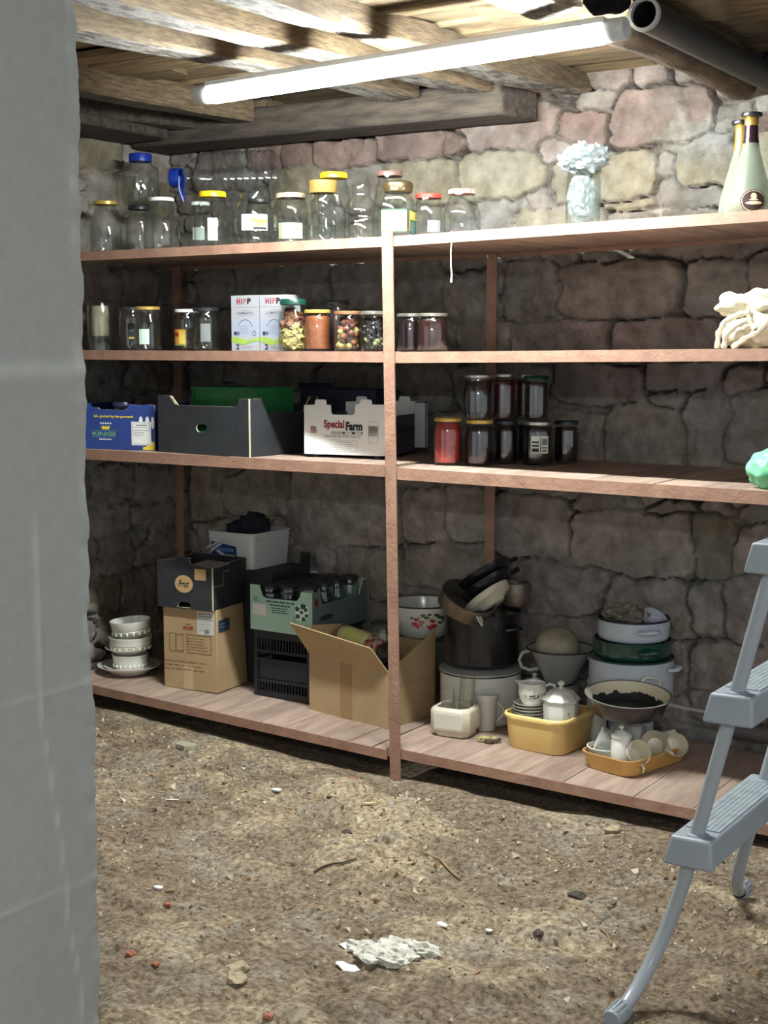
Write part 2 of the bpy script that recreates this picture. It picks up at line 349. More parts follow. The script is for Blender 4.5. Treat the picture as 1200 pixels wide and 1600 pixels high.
def stone_wall(name, u0, u1, v0, v1, res, listed, seed, to3, umin_fill=.17):
    nu = int((u1 - u0) / res) + 1; nv = int((v1 - v0) / res) + 1
    U, V = np.meshgrid(np.linspace(u0, u1, nu), np.linspace(v0, v1, nv))
    rnd = random.Random(seed)
    stones = list(listed)
    z = v0
    while z < v1:                                   # courses wherever no stone was listed
        h = rnd.uniform(.07, .13); x = u0 - .05
        while x < u1:
            w = rnd.uniform(.10, .24)
            cx, cz = x + w / 2, z + h / 2
            if all(((abs(cx - s[0]) / s[2]) ** 3.5 + (abs(cz - s[1]) / s[3]) ** 3.5) ** (1 / 3.5) > 1.12 for s in listed):
                stones.append((cx, cz, w / 2 * .98, h / 2 * .98, rnd.choice('gtpgt')))
            x += w
        z += h
    wu = U + fbm(U * 6, V * 6, seed) * .030 + fbm(U * 18, V * 18, seed + 3) * .020
    wv = V + fbm(U * 6, V * 6, seed + 50) * .024 + fbm(U * 18, V * 18, seed + 53) * .017
    d1 = np.full(U.shape, 9.); d2 = d1.copy(); k1 = np.zeros(U.shape, int)
    for i, s in enumerate(stones):
        d = ((np.abs(wu - s[0]) / s[2]) ** 4 + (np.abs(wv - s[1]) / s[3]) ** 4) ** .25
        # metric distance beyond the face, so that big and small stones keep the same joint width
        d = (d - 1) * min(s[2], s[3])
        c = d < d1
        d2 = np.where(c, d1, np.minimum(d2, d)); k1 = np.where(c, i, k1); d1 = np.where(c, d, d1)
    gap = np.minimum(d2 - d1, .06)
    face = sstep(.0, .012, gap) * (1 - sstep(-.002, .009, d1))
    arr = np.array([[SCOL[s[4]][0], SCOL[s[4]][1], SCOL[s[4]][2], rnd.uniform(.86, 1.12) * (.62 if s[1] > 1.95 and s[4] in 'gtp' and name == 'wall_back' else 1), rnd.uniform(-.5, 1)] for s in stones])   # upper courses coloured darker to offset the strong light near the lamp
    low = fbm(U * 2.3, V * 2.3, seed + 9)
    fill = sstep(-.3, .3, fbm(U * 3.1, V * 3.1, seed + 21, 4)) * .85 * (1 - .4 * sstep(2.0, 2.15, V))        # mortar flush with the faces here and there
    rough = fbm(U * 15, V * 15, seed + 31, 6, .6) * .014 + np.abs(fbm(U * 7, V * 7, seed + 33, 4)) * .012
    mort = -.034 + fill * .034 + fbm(U * 35, V * 35, seed + 41, 4) * .008
    off = arr[k1, 4] * .010
    H = face * (off + .004) + (1 - face) * mort + rough + low * .012
    crack = (1 - sstep(.001, .0085, gap)) * sstep(-.1 , .10, fbm(U * 4, V * 4, seed + 61, 3))
    H = H - crack * .10
    colr = arr[k1, :3] * arr[k1, 3:4]
    mc = np.array([.325, .300, .268]) * (1 - .48 * sstep(2.0, 2.1, V) * (name == 'wall_back'))[..., None]  # upper mortar darkened in colour too, against the lamp's glare
    m = (face * (1 - .35 * sstep(.1, .5, fbm(U * 4, V * 4, seed + 71))))[..., None]
    C = colr * m + mc * (1 - m)
    plaster = (sstep(.12, .3, fbm(U * 4.2, V * 4.2, seed + 81, 5)) * sstep(2.12, 2.22, V) * (1 - sstep(-.25, -.15, -(U - .2))))[..., None] if name == 'wall_back' else 0
    C = C * (1 - plaster) + np.array([.235, .225, .200]) * plaster
    if name == 'wall_back': H = H + plaster[..., 0] * .012
    C = C * (1 + .16 * fbm(U * 24, V * 24, seed + 91, 4) + .30 * fbm(U * 6.5, V * 6.5, seed + 95, 4))[..., None] * (1 + fbm(U * 3.3, V * 3.3, seed + 97, 3)[..., None] * np.array([.10, .0, -.08]))
    P = to3(U, V, np.clip(H, -.12, .035))
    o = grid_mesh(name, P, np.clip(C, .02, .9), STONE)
    o['kind'] = 'structure'; o['label'] = 'rough rubble stone wall with reddish bricks along its top' if name == 'wall_back' else 'rough rubble stone side wall at the shelf end'
    return o
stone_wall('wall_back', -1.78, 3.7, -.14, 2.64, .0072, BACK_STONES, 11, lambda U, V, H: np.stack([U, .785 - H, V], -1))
stone_wall('wall_left', -2.6, .80, -.14, 2.64, .012, LEFT_STONES, 23, lambda U, V, H: np.stack([-1.70 + H, U, V], -1)[:, ::1])

# ------------------------------------------------------------------ earth floor
def floor_z(x, y, fine=True):
    x = np.asarray(x, float); y = np.asarray(y, float)
    b = -.045 + .060 * sstep(-.2, -1.5, -(-x)) * 0
    b = b + .062 * (1 - sstep(-1.5, -.35, x))
    m = fbm(x * 1.6 + y * .5, y * 2.6, 301, 3) * .045
    m = m + np.abs(fbm(x * 3.7, y * 4.6, 311, 4)) * .048 - .012
    f = fbm(x * 14, y * 16, 321, 4) * .010 if fine else 0
    k = sstep(-.02, -.22, -(-y)) if False else (1 - sstep(-.25, .02, y))      # calmer at the shelf foot
    h = (m) * (.25 + .75 * k) + f * (.5 + .5 * k)
    return b + h - .03 * sstep(.02, .12, y)
xs = np.concatenate([np.arange(-1.8, 2.3, .0125), np.arange(2.3, 4.2, .05)]); ys = np.concatenate([np.arange(-5.6, -2.1, .05), np.arange(-2.1, .86, .0125)])
X, Y = np.meshgrid(xs, ys)
Z = floor_z(X, Y)
f1 = fbm(X * 2.6, Y * 3.4, 401, 5); f2 = fbm(X * 9, Y * 11, 411, 5)
t = sstep(-.12, .38, f1 * .8 + f2 * .45 + (Z + .045 - .062 * (1 - sstep(-1.5, -.35, X))) * 9 - .05)[..., None]
CF = np.array([.34, .265, .180]) * (1 - t) + np.array([.58, .475, .32]) * t
g = (sstep(.18, .36, fbm(X * 6, Y * 7, 421, 5)) * .6)[..., None]
CF = CF * (1 - g) + np.array([.44, .39, .31]) * g
CF = CF * (1 + .35 * fbm(X * 34, Y * 34, 431, 3))[..., None]
EARTH = M('trodden_earth', (255, 255, 255), .97, c2=(150, 140, 128), scale=60, bump=.9, bscale=140, vcol=True, lo=.35, hi=.65)
fl = grid_mesh('floor', np.stack([X, Y, Z], -1), np.clip(CF, .02, .8), EARTH); fl['kind'] = 'structure'; fl['label'] = 'uneven trodden earth floor of the cellar'

# grit: countless crumbs of stone and mortar
gr = MB(); GR = [M('grit_pale', (196, 184, 158), .9), M('grit_tan', (150, 126, 92), .9), M('grit_dark', (104, 88, 70), .9), M('grit_grey', (160, 154, 142), .9)]
rg = random.Random(5)
tet = [(1, 1, 1), (-1, -1, 1), (-1, 1, -1), (1, -1, -1), (.2, .2, -1.2)]
for i in range(7500):
    x = rg.uniform(-1.6, 1.9); y = -abs(rg.gauss(0, .9)) + rg.uniform(-.15, .0)
    if y < -2.0 or y > -.01: continue
    s = min(.013, .0018 * math.exp(abs(rg.gauss(0, .72))))
    z = float(floor_z(x, y))
    mx = TR(x, y, z + s * .25, rg.uniform(0, 6), rg.uniform(0, 6), rg.uniform(0, 6))
    q = [(a * s * rg.uniform(.5, 1.1), b * s * rg.uniform(.5, 1.1), c * s * rg.uniform(.4, .8)) for a, b, c in tet]
    gr.add(q, [(0, 1, 2), (0, 3, 1), (0, 2, 4), (0, 4, 3), (1, 4, 2), (1, 3, 4)], rg.choice([GR[0], GR[0], GR[1], GR[1], GR[2], GR[3]]), mx)
tag(gr.build('gravel'), 'loose grit and crumbs of mortar strewn over the earth floor', 'gravel', kind='stuff')

# ------------------------------------------------------------------ grey plastered partition at the left
PLASTER = M('grey_plaster', (160, 162, 159), .95, c2=(153, 155, 152), scale=40, bump=.08, bscale=120, vcol=True, lo=.3, hi=.7)
ny, nz = 300, 330
ya = np.linspace(-5.4, -2.3, ny); za = np.linspace(-.1, 2.62, nz)
YY, ZZ = np.meshgrid(ya, za)
Hh = fbm(YY * 1.2, ZZ * 1.2, 501, 4) * .006 + fbm(YY * 9, ZZ * 9, 505, 3) * .0012
def ridge(d, w): return np.exp(-(d / w) ** 2)
band = ridge(ZZ - (1.47 + .012 * fbm(YY * 6, ZZ * 0, 511, 3)), .016) * sstep(-2.75, -2.6, YY)
seam1 = ridge(ZZ - (.50 + .006 * fbm(YY * 9, ZZ * 0, 513, 3)), .004) * sstep(-2.9, -2.85, YY)
seam2 = ridge(ZZ - (.885 + .005 * fbm(YY * 12, ZZ * 0, 517, 3)), .003) * sstep(-2.9, -2.7, YY)
seam0 = ridge(ZZ - (.17 + .008 * fbm(YY * 8, ZZ * 0, 519, 3)), .010)
crk = ridge(YY - (-2.435 + .055 * sstep(.95, .1, -(-ZZ)) * 0 + .09 * (1 - sstep(.1, .95, ZZ)) + .006 * fbm(ZZ * 7, YY * 0, 523, 3)), .0035) * (1 - sstep(1.15, 1.25, ZZ))
edge = sstep(-2.33, -2.30, YY) * (.004 * (1 + 2 * fbm(ZZ * 22, YY * 0, 531, 4)))
Hh = Hh + band * .005 + (seam1 + seam2) * .0025 + seam0 * .004 + crk * .0035 - edge
yj = YY + np.where(YY > -2.305, fbm(ZZ * 9, YY * 0, 541, 5) * .010, 0)
cl = (1 + .26 * band + .22 * seam0 + .30 * crk + .20 * (seam1 + seam2) + .05 * fbm(YY * 5, ZZ * 3, 551, 5))[..., None] * np.array([1., 1., .985])  # seams and crack lightened in colour, as frontal light hides their relief
gw = grid_mesh('wall_partition', np.stack([.815 + Hh, yj, ZZ], -1), np.clip(cl, 0, 1.3), PLASTER)
gw['kind'] = 'structure'; gw['label'] = 'grey plastered partition wall with a rough plaster end'
pb = MB(); pb.box(.60, .798, -5.4, -2.318, -.1, 2.62, M('raw_plaster', (150, 150, 145), .95, c2=(120, 118, 112), scale=12, bump=.6)); b = pb.build('wall_core', gw)

# ------------------------------------------------------------------ ceiling boards, joists, log, pipe
cb = MB(); y = -5.2; rc = random.Random(3)
while y < .86:
    w = rc.uniform(.11, .20); x = -1.8 - rc.random() * .8
    while x < 3.6:
        l = rc.uniform(.9, 1.9); dz = rc.uniform(-.008, .012); tl = rc.uniform(-.012, .012)
        x1 = min(x + l, 3.7); g = rc.uniform(.002, .008)
        v = [(x, y, 2.535 + dz - tl), (x1, y + rc.uniform(-.01, .01), 2.535 + dz - tl), (x1, y + w - g, 2.535 + dz + tl), (x, y + w - g, 2.535 + dz + tl)]
        cb.hexa(v + [(a, b_, c + .024) for a, b_, c in v], WOOD, var=rc.random())
        x = x1 + .003
    y += w
cb.box(-1.8, 3.7, -5.3, .88, 2.60, 2.64, DARKWOOD)
ce = cb.build('ceiling'); ce['kind'] = 'structure'; ce['label'] = 'bare board ceiling of rough sawn planks'

def joist(pts, w, z0, z1, mat, under, label, seed, wob=.008):
    """rough sawn beam: stations along pts (x, y), irregular section"""
    m = MB(); r = random.Random(seed); st = []
    n = 26; P = [Vector((p[0], p[1])) for p in pts]
    L_ = [0]
    for a, b in zip(P, P[1:]): L_.append(L_[-1] + (b - a).length)
    for i in range(n + 1):
        d = L_[-1] * i / n; k = 0
        while k < len(P) - 2 and d > L_[k + 1]: k += 1
        t_ = (d - L_[k]) / (L_[k + 1] - L_[k]); p = P[k].lerp(P[k + 1], t_)
        j = lambda s=1: float(fbm(np.array(d * 3.1 + s * 9.7), np.array(seed * 3.3 + s), seed, 4)) * wob * 2
        k2 = (p.x, p.y)
        st.append([(p.x - w / 2 + j(1), p.y, z1), (p.x - w / 2 + j(2), p.y, z0 + .012 + j(3) * .6), (p.x - w / 2 + .012 + j(2), p.y, z0 + j(4) * .6),
                   (p.x + w / 2 - .012 + j(5), p.y, z0 + j(6) * .6), (p.x + w / 2 + j(5), p.y, z0 + .012 + j(7) * .6), (p.x + w / 2 + j(8), p.y, z1)])
    vs = [q for s_ in st for q in s_]; va = r.random()
    for i in range(n):
        a, b = i * 6, (i + 1) * 6
        for k in range(5):
            mat_ = under if k == 2 else mat
            m.add([vs[a + k], vs[a + k + 1], vs[b + k + 1], vs[b + k]], [(0, 1, 2, 3)], mat_, var=va)
    m.add(st[0], [tuple(range(6))], mat, var=va); m.add(st[-1], [tuple(range(5, -1, -1))], mat, var=va)
    o = m.build('ceiling_joist'); o['kind'] = 'structure'; o['label'] = label
    return o
joist([(-.62, -2.2), (-.50, -1.04), (-.36, -.39), (-.26, .50)], .155, 2.458, 2.54, JOIST, DUSTY, 'wide ceiling joist with flaking dusty underside left of the lamp middle', 1)
joist([(-.17, -2.2), (-.14, -.85), (-.05, -.29), (.05, .52)], .125, 2.458, 2.54, JOIST, DUSTY, 'ceiling joist with cobwebbed underside above the lamp middle', 2)
joist([(.20, -2.2), (.205, -1.02), (.235, -.32), (.245, .02), (.33, .77)], .135, 2.458, 2.54, JOIST, DUSTY, 'ceiling joist running to the back wall over the middle of the shelves', 3, .016)
joist([(.66, -2.2), (.72, -1.1), (.86, -.42)], .13, 2.46, 2.54, M('pale_joist', (170, 162, 146), .9, c2=(120, 110, 94), scale=8, stretch=(6, 1, 6), bump=.8), DUSTY, 'pale ceiling joist ending behind the lamp bracket', 4, .02)
joist([(-1.32, -2.2), (-1.16, -.37), (-1.05, .50)], .13, 2.445, 2.54, JOIST, DARKWOOD, 'dark ceiling joist at the left end of the lamp', 5)
joist([(-1.60, -2.2), (-1.53, .0), (-1.34, .52)], .12, 2.44, 2.54, DARKWOOD, DARKWOOD, 'dark ceiling joist beside the left side wall', 6)
joist([(1.55, -2.2), (1.5, -.3), (1.52, .77)], .13, 2.45, 2.54, JOIST, DARKWOOD, 'ceiling joist beyond the round pipe', 8)
pl = MB()
pl.hexa([(-1.66, .50, 2.385), (.16, .53, 2.375), (.20, .745, 2.375), (-1.66, .745, 2.385), (-1.66, .50, 2.50), (.15, .53, 2.50), (.20, .745, 2.50), (-1.66, .745, 2.50)], DARKWOOD)
o = pl.build('wall_plate_beam', bevel=.012); o['kind'] = 'structure'; o['label'] = 'grey weathered timber lying along the top of the back wall'
pl = MB(); pl.box(-1.67, -1.42, -2.0, .47, 2.40, 2.445, DARKWOOD); o = pl.build('wall_plate_beam', bevel=.01); o['kind'] = 'structure'; o['label'] = 'dark timber lying along the top of the left side wall'

# round log
lg = MB(); pts = []; rad = []
for i in range(30):
    yy = -.36 + i * (1.13 / 29); pts.append((.985 + .012 * math.sin(yy * 5), yy, 2.475 + .01 * math.sin(yy * 4 + 1))); rad.append(.088 + .006 * math.sin(yy * 5 + .5) + .003 * math.sin(yy * 17))
lg.tube(pts, rad, BARK, 18); o = lg.build('log_beam', ang=60); o['kind'] = 'structure'; o['label'] = 'round barky log beam running from the lamp end to the back wall'
# pipe
pp = MB(); PIPE = M('black_pipe', (30, 30, 32), .55); RIM = M('pipe_rim', (150, 148, 142), .6)
pm = TR(1.125, -.45, 2.425, -PI / 2, 0, 0)
pp.lathe([(.038, .0), (.044, .0), (.044, 1.2), (.038, 1.2), (.038, .0)], PIPE, 28, pm)
t_ = pp.build('drain_pipe'); tag(t_, 'black round pipe with open pale end under the ceiling beside log beam', 'pipe')
pr_ = MB(); pr_.lathe([(.037, -.003), (.046, -.003), (.046, .012), (.037, .012), (.037, -.003)], RIM, 28, pm); pr_.build('pipe_rim', t_)['label'] = 'pale cut rim of the pipe'
jb = MB(); jb.blob((0, 0, 0), (.07, .06, .05), M('black_sleeve', (16, 16, 18), .95, spec=.1), .35, 2.2, 4, 3); o = jb.build('cable_sleeve'); o.location = (1.03, -.47, 2.485)
tag(o, 'black plastic cover beside the pipe end above the lamp', 'cover')

# ------------------------------------------------------------------ fluorescent-style batten lamp
lt = T('ceiling_lamp', 'long lit white batten lamp under the ceiling joists', 'lamp', (.332, -.5, 2.372), rot=(0, math.atan2(-.033, 1.44), 0))
em, nt, b = new_mat('lamp_light')
b.inputs['Emission Color'].default_value = (.955, 1, .985, 1); b.inputs['Emission Strength'].default_value = 98
b.inputs['Base Color'].default_value = (.9, .9, .9, 1)
mb = MB(); mb.lathe([(0, -.70), (.029, -.70), (.032, -.695), (.032, .695), (.029, .70), (0, .70)], em, 24, TR(0, 0, -.010, 0, PI / 2, 0)); mb.build('diffuser', lt)
mb = MB(); LB = M('lamp_body', (206, 208, 206), .4)
mb.box(-.71, .71, -.0325, .0325, .008, .028, LB); mb.build('lamp_body', lt, bevel=.004)
for sgn in (-1, 1):
    mb = MB(); mb.lathe([(0, -.032), (.029, -.032), (.032, -.026), (.032, .028), (.029, .032), (0, .032)], M('lamp_cap', (188, 192, 192), .35), 20, TR(sgn * .733, 0, -.008, 0, PI / 2, 0)); mb.build('end_cap', lt)

# ------------------------------------------------------------------ shelving
rk = T('shelving_unit', 'brown painted plank shelving with four levels along the stone wall', 'shelf', (0, 0, 0))
def post(x0, y, xt, name, lab=None, w=.044):
    m = MB()
    for (ax, bx, ay, by) in ((-w / 2, w / 2, 0, .006), (-w / 2, -w / 2 + .006, .006, .04)):
        m.hexa([(x0 + ax, y + ay, -.12), (x0 + bx, y + ay, -.12), (x0 + bx, y + by, -.12), (x0 + ax, y + by, -.12),
                (xt + ax, y + ay, 1.915), (xt + bx, y + ay, 1.915), (xt + bx, y + by, 1.915), (xt + ax, y + by, 1.915)], PAINT)
    return m.build(name, rk)
post(.040, -.014, .002, 'post'); post(-1.64, -.014, -1.64, 'post'); post(1.66, -.014, 1.64, 'post')
for x in (-1.60, .025, 1.62): post(x, .705, x, 'post')
LV = [(S1, .036), (S3, .042), (S2, .038), (S4, .035)]
for fn, hh in LV:
    for (a, b_) in ((-1.66, -.002), (.002, 1.66)):
        aa, bb = (a, -.001) if a < 0 else (.001, b_)
        m = MB(); n = 14; r2 = random.Random(int(hh * 1000) + (a > 0))
        for i in range(n):
            xa = a + (b_ - a) * i / n; xb = a + (b_ - a) * (i + 1) / n; za, zb = fn(max(xa, .001) if a > 0 else min(xa, -.001)), fn(max(xb, .001) if a > 0 else min(xb, -.001))
            q = [(xa, -.006, za - hh), (xb, -.006, zb - hh), (xb, -.0005, zb - hh), (xa, -.0005, za - hh), (xa, -.006, za), (xb, -.006, zb), (xb, -.0005, zb), (xa, -.0005, za)]
            m.hexa(q, PAINT, var=.5)
        m.hexa([(a, .722, fn(aa) - hh), (b_, .722, fn(bb) - hh), (b_, .728, fn(bb) - hh), (a, .728, fn(aa) - hh), (a, .722, fn(aa)), (b_, .722, fn(bb)), (b_, .728, fn(bb)), (a, .728, fn(aa))], PAINT, var=.5)
        m.build('rail', rk)
        m = MB(); x = a + .003
        while x < b_ - .02:
            w = r2.uniform(.10, .16); xe = min(x + w, b_ - .001)
            if b_ - xe < .05: xe = b_ - .001
            g = r2.uniform(.001, .003); dz = r2.uniform(-.002, 0)
            if fn is S1 and -.08 < xe < .02: g = .012
            za, zb = fn(aa if abs(x) < .01 else x) + dz, fn(bb if abs(xe) < .003 else xe) + dz
            m.hexa([(x, 0, za - .020), (xe - g, 0, zb - .020), (xe - g, .72, zb - .020), (x, .72, za - .020), (x, 0, za), (xe - g, 0, zb), (xe - g, .72, zb), (x, .72, za)], PLANK, var=r2.random())
            x = xe
        m.build('shelf_board', rk)

# string hanging from the top shelf
st_ = MB(); st_.tube([(.262, -.012, 1.905), (.262, -.012, 1.868), (.258, -.010, 1.84), (.259, -.010, 1.79), (.262, -.010, 1.76), (.26, -.010, 1.735)], [.0022, .0022, .0018, .0022, .003, .004], M('string', (206, 196, 170), .9), 7)
tag(st_.build('string'), 'pale knotted string hanging from the top shelf edge', 'string')
# pipe lying low along the wall at the right
wp = MB(); wp.tube([(1.02, .735, .12), (1.6, .735, .105), (2.5, .735, .09)], .03, M('grey_pipe', (92, 88, 86), .6), 14)
tag(wp.build('water_pipe'), 'dull grey pipe lying along the wall foot at bottom shelf right', 'pipe')

# ================================================================== jars on the shelves
def jar_profile(kind, r, h, rn):
    if kind == 'std':   # straight wall, short round shoulder
        return [(r * .86, 0), (r * .97, .012 * h / .2), (r, .03 * h / .2), (r, h * .70), (r * .97, h * .77), (rn * 1.08, h * .86), (rn, h * .89), (rn, h)]
    if kind == 'slope':  # long sloping shoulder
        return [(r * .86, 0), (r * .98, .012), (r, .03), (r, h * .50), (r * .97, h * .56), (rn * 1.10, h * .84), (rn, h * .88), (rn, h)]
    if kind == 'round':  # bellied
        return [(r * .72, 0), (r * .86, .012), (r * .88, h * .14), (r * .84, h * .17), (r * .97, h * .28), (r, h * .46), (r * .97, h * .62), (r * .84, h * .76), (rn * 1.04, h * .83), (rn, h * .87), (rn, h)]
    if kind == 'tall':   # slim, drawn-in waist, rings
        return [(r * .82, 0), (r * .92, .01), (r * .92, h * .30), (r * .86, h * .36), (r * .86, h * .55), (r * .92, h * .66), (r * .88, h * .76), (rn, h * .86), (rn * 1.05, h * .90), (rn, h * .93), (rn, h)]
    if kind == 'bottle3':
        return [(r * .86, 0), (r * .98, .012), (r, .03), (r, h * .30), (r * .94, h * .33), (r * .94, h * .44), (r, h * .47), (r * .97, h * .56), (r * .72, h * .72), (rn, h * .80), (rn, h * .86), (rn * 1.08, h * .88), (rn, h * .91), (rn, h)]
    if kind == 'pickle':
        return [(r * .86, 0), (r * .97, .01), (r, .03), (r, h * .60), (r * .95, h * .70), (rn * 1.03, h * .83), (rn, h * .86), (rn, h)]

def jar(label, x, y, z, r, h, kind='std', rn=None, lid=None, lidh=.018, lidr=None, group=None, paper=None, fill=None, cat='jar', name='glass_jar', rz=0, sq=None, lidlab=None, glass=None, lidprof=None, stacked=None):
    rn = rn or r * .72
    hb = h - (lidh * .55 if lid else 0)
    g = T(name, label, cat, (x, y, z), rz, group)
    pf = jar_profile(kind, r, hb, rn)
    w = .0035
    inner = [(max(a - w, .001), max(b, .008)) for a, b in pf if True][::-1]
    m = MB(); m.lathe([(0, .001)] + [(a, b + .001) for a, b in pf] + inner + [(0, .008)], glass or GLASS, 36, sq=sq)
    if not lid:
        m.lathe([(rn - w, hb - .002), (rn + .002, hb - .004), (rn + .003, hb), (rn, hb + .003), (rn - w, hb + .001)], glass or GLASS, 36)
    m.build('glass_body', g, ang=50)
    if lid:
        lr = lidr or rn * 1.07
        lp = lidprof(lr, lidh) if lidprof else [(lr - .003, 0), (lr, .001), (lr, lidh * .75), (lr - .003, lidh), (lr * .82, lidh), (lr * .78, lidh * .86), (0, lidh * .84)]
        m = MB(); m.lathe(lp, lid, 36, TR(0, 0, h - lidh))
        o = m.build('lid', g, ang=35)
        if lidlab: o['label'] = lidlab
    if paper:
        for pk in paper:                    # (a0, a1, z0, z1, material, [lines])
            a0, a1, z0, z1, pmat = pk[:5]; m = MB(); n = 14
            rr = r * (pk[6] if len(pk) > 6 else 1) + .0012
            vs = []; fs = []
            for i in range(n + 1):
                a = a0 + (a1 - a0) * i / n
                for zz in (z0, z1): vs.append((rr * math.sin(a), -rr * math.cos(a), zz))
            for i in range(n): fs.append((2 * i, 2 * i + 2, 2 * i + 3, 2 * i + 1))
            m.add(vs, fs, pmat, smooth=True)
            for (l0, l1, y0, y1, lm) in (pk[5] if len(pk) > 5 else []):
                vs = []; fs = []
                for i in range(9):
                    a = a0 + (a1 - a0) * (l0 + (l1 - l0) * i / 8)
                    for q in (y0, y1): vs.append(((rr + .0006) * math.sin(a), -(rr + .0006) * math.cos(a), z0 + (z1 - z0) * q))
                for i in range(8): fs.append((2 * i, 2 * i + 2, 2 * i + 3, 2 * i + 1))
                m.add(vs, fs, lm, smooth=True)
            m.build('paper_label', g)
    if fill:
        fm = MB(); fill(fm, r - w - .0015, hb, pf, rn - w - .0015); fm.build('filling', g)
    return g

def liquid(mat, top=.84):
    def f(m, r, h, pf, rn):
        pr = [(max(a - .005, .002), max(b, .010)) for a, b in pf if b < h * top]
        pr.append((pr[-1][0] * .97, h * top)); m.lathe([(0, pr[0][1])] + pr + [(0, h * top)], mat, 28)
    return f
def chunks(mats, n, size, top=.8, seed=1, lo=.03, amp=.25, bed=None):
    def f(m, r, h, pf, rn):
        q = random.Random(seed)
        for i in range(n):
            zz = lo * h + (top - lo) * h * (i + .5) / n; rr = (r if zz < h * .66 else rn * .95) - size
            a = q.uniform(0, 2 * PI); d = rr * math.sqrt(q.uniform(.55, 1))
            s = size * q.uniform(.8, 1.1)
            zz = max(zz, s * .8 + .01)
            mt = mats(zz / h, q) if callable(mats) else q.choice(mats)
            m.blob((d * math.cos(a), d * math.sin(a), zz), (s, s, s * .9), mt, amp, 1.6, i + seed * 31)
        if bed: liquid(bed, top)(m, r - .004, h, pf, rn)
    return f
LA = .58      # labels turned towards the viewer's side (the viewer stands to the right of the jars)
LB1 = M('label_pale', (206, 212, 198), .8); LB2 = M('label_yellow', (214, 190, 84), .7); LB3 = M('label_green', (128, 152, 74), .7)
LB4 = M('label_grey', (112, 116, 116), .7); LB5 = M('label_dark', (52, 54, 58), .7); LB6 = M('label_mint', (196, 218, 202), .8)
LB7 = M('label_teal', (72, 112, 112), .7); LB8 = M('label_orange', (206, 140, 48), .7); LB9 = M('label_pink', (206, 130, 140), .7)

# --- top shelf ------------------------------------------------------------------
G4 = 'empty glass jars on the top shelf'
jar('clear jar with yellow gold lid at the far end of the top shelf', -1.48, .14, S4(-1), .066, .215, 'slope', .046, GOLDY, .016, group=G4)
jar('dim jar with dark lid under the blue lidded jar', -1.495, .36, S4(-1), .060, .215, 'std', .046, DKLID, .018, group=G4)
jar('big clear jar with blue screw lid stacked on a dark lidded jar', -1.485, .36, S4(-1) + .2155, .079, .215, 'std', .048, BLUE, .034, .049, group=G4)
jar('clear jar with white lid and sloping shoulders below the blue cap', -1.155, .12, S4(-1), .074, .208, 'slope', .047, WLID, .015, group=G4)
jar('jar with white lid standing behind the yellow lidded jar', -1.115, .31, S4(-1), .054, .205, 'slope', .036, WLID, .015, group=G4, paper=[(LA - .5, LA + .4, .05, .10, LB1)])
jar('clear jar with bright yellow lid and torn white label', -.892, .12, S4(-1), .075, .216, 'slope', .050, YEL, .022, .053, group=G4, paper=[(LA - .15, LA + .35, .025, .11, LB1)])
jar('wide open bellied jar with colourful vegetable label', -.695, .13, S4(-1), .080, .205, 'round', .053, group=G4,
    paper=[(LA - .55, LA + .75, .055, .115, PAPER, [(.42, .98, .45, .75, LB3), (.55, .95, .68, .95, LB9), (.45, .95, .05, .2, INK), (.05, .3, .1, .2, LB9), (.5, .8, .25, .5, LB2)], .99)])
jar('straight jar with patterned tin lid and pale paper inside', -.513, .12, S4(-1), .065, .187, 'std', .053, M('pattern_lid', (176, 168, 140), .4, c2=(120, 80, 60), scale=40), .018, group=G4, paper=[(LA - .75, LA + .8, .018, .075, LB6, [(.03, .14, 0, 1, LB3), (.6, .85, .55, .65, LB3)], .93)])
def flare(lr, lh): return [(lr * .90, 0), (lr * .92, .002), (lr, lh * .92), (lr - .003, lh), (lr * .8, lh), (0, lh * .97)]
jar('tall instant coffee jar with wide gold lid', -.350, .10, S4(-1), .052, .222, 'tall', .040, GOLD, .045, .054, group=G4, lidprof=flare)
jar('jar with yellow lid standing behind the tall gold lidded jar', -.435, .29, S4(-1), .063, .275, 'std', .050, YEL, .022, .053, group=G4)
jar('open lidless jar with ringed waist left of the coffee jar', -.222, .16, S4(-1), .066, .205, 'bottle3', .034, group=G4)
jar('big jar with brownish tin lid behind the square coffee jar', -.214, .34, S4(-1), .066, .270, 'slope', .046, M('brown_lid', (124, 92, 84), .35, metal=.3), .018, group=G4)
def octlid(lr, lh): return [(lr * .84, 0), (lr * .92, .003), (lr * 1.0, lh * .70), (lr * .96, lh * .85), (lr * .80, lh), (0, lh)]
g = jar('square shouldered coffee jar with bronze lid and yellow green label', -.018, .09, S4(-.1), .053, .197, 'std', .044, BRONZE, .040, .055, group=G4, sq=(5, 1, 1), rz=.30, lidprof=octlid)
m = MB(); mx = TR(0, -.0535, 0)
YG = M('label_yellowgreen', (196, 196, 84), .6, c2=(214, 190, 92), scale=12)
m.quad(-.046, .046, .022, .092, YG, 0, mx); m.quad(-.046, .046, .092, .098, M('label_darkgreen', (32, 60, 44), .6), 0, mx); m.quad(-.012, .008, .022, .092, M('label_lemon', (206, 198, 110), .6), -.0006, mx)
mx2 = TR(.0535, 0, 0, 0, 0, PI / 2)
m.quad(-.042, .044, .022, .092, YG, 0, mx2); m.quad(-.042, .044, .092, .098, MATS['label_darkgreen'], 0, mx2); m.quad(-.034, .040, .014, .062, MATS['label_darkgreen'], -.0006, mx2); m.quad(-.026, .032, .016, .056, LB7, -.0012, mx2)
m.quad(-.046, .046, .016, .022, MATS['label_darkgreen'], 0, mx); m.lines(-.03, .03, .066, .086, 2, GREYINK, mx=mx2)
m.build('paper_label', g)['label'] = 'yellow green wrap label'
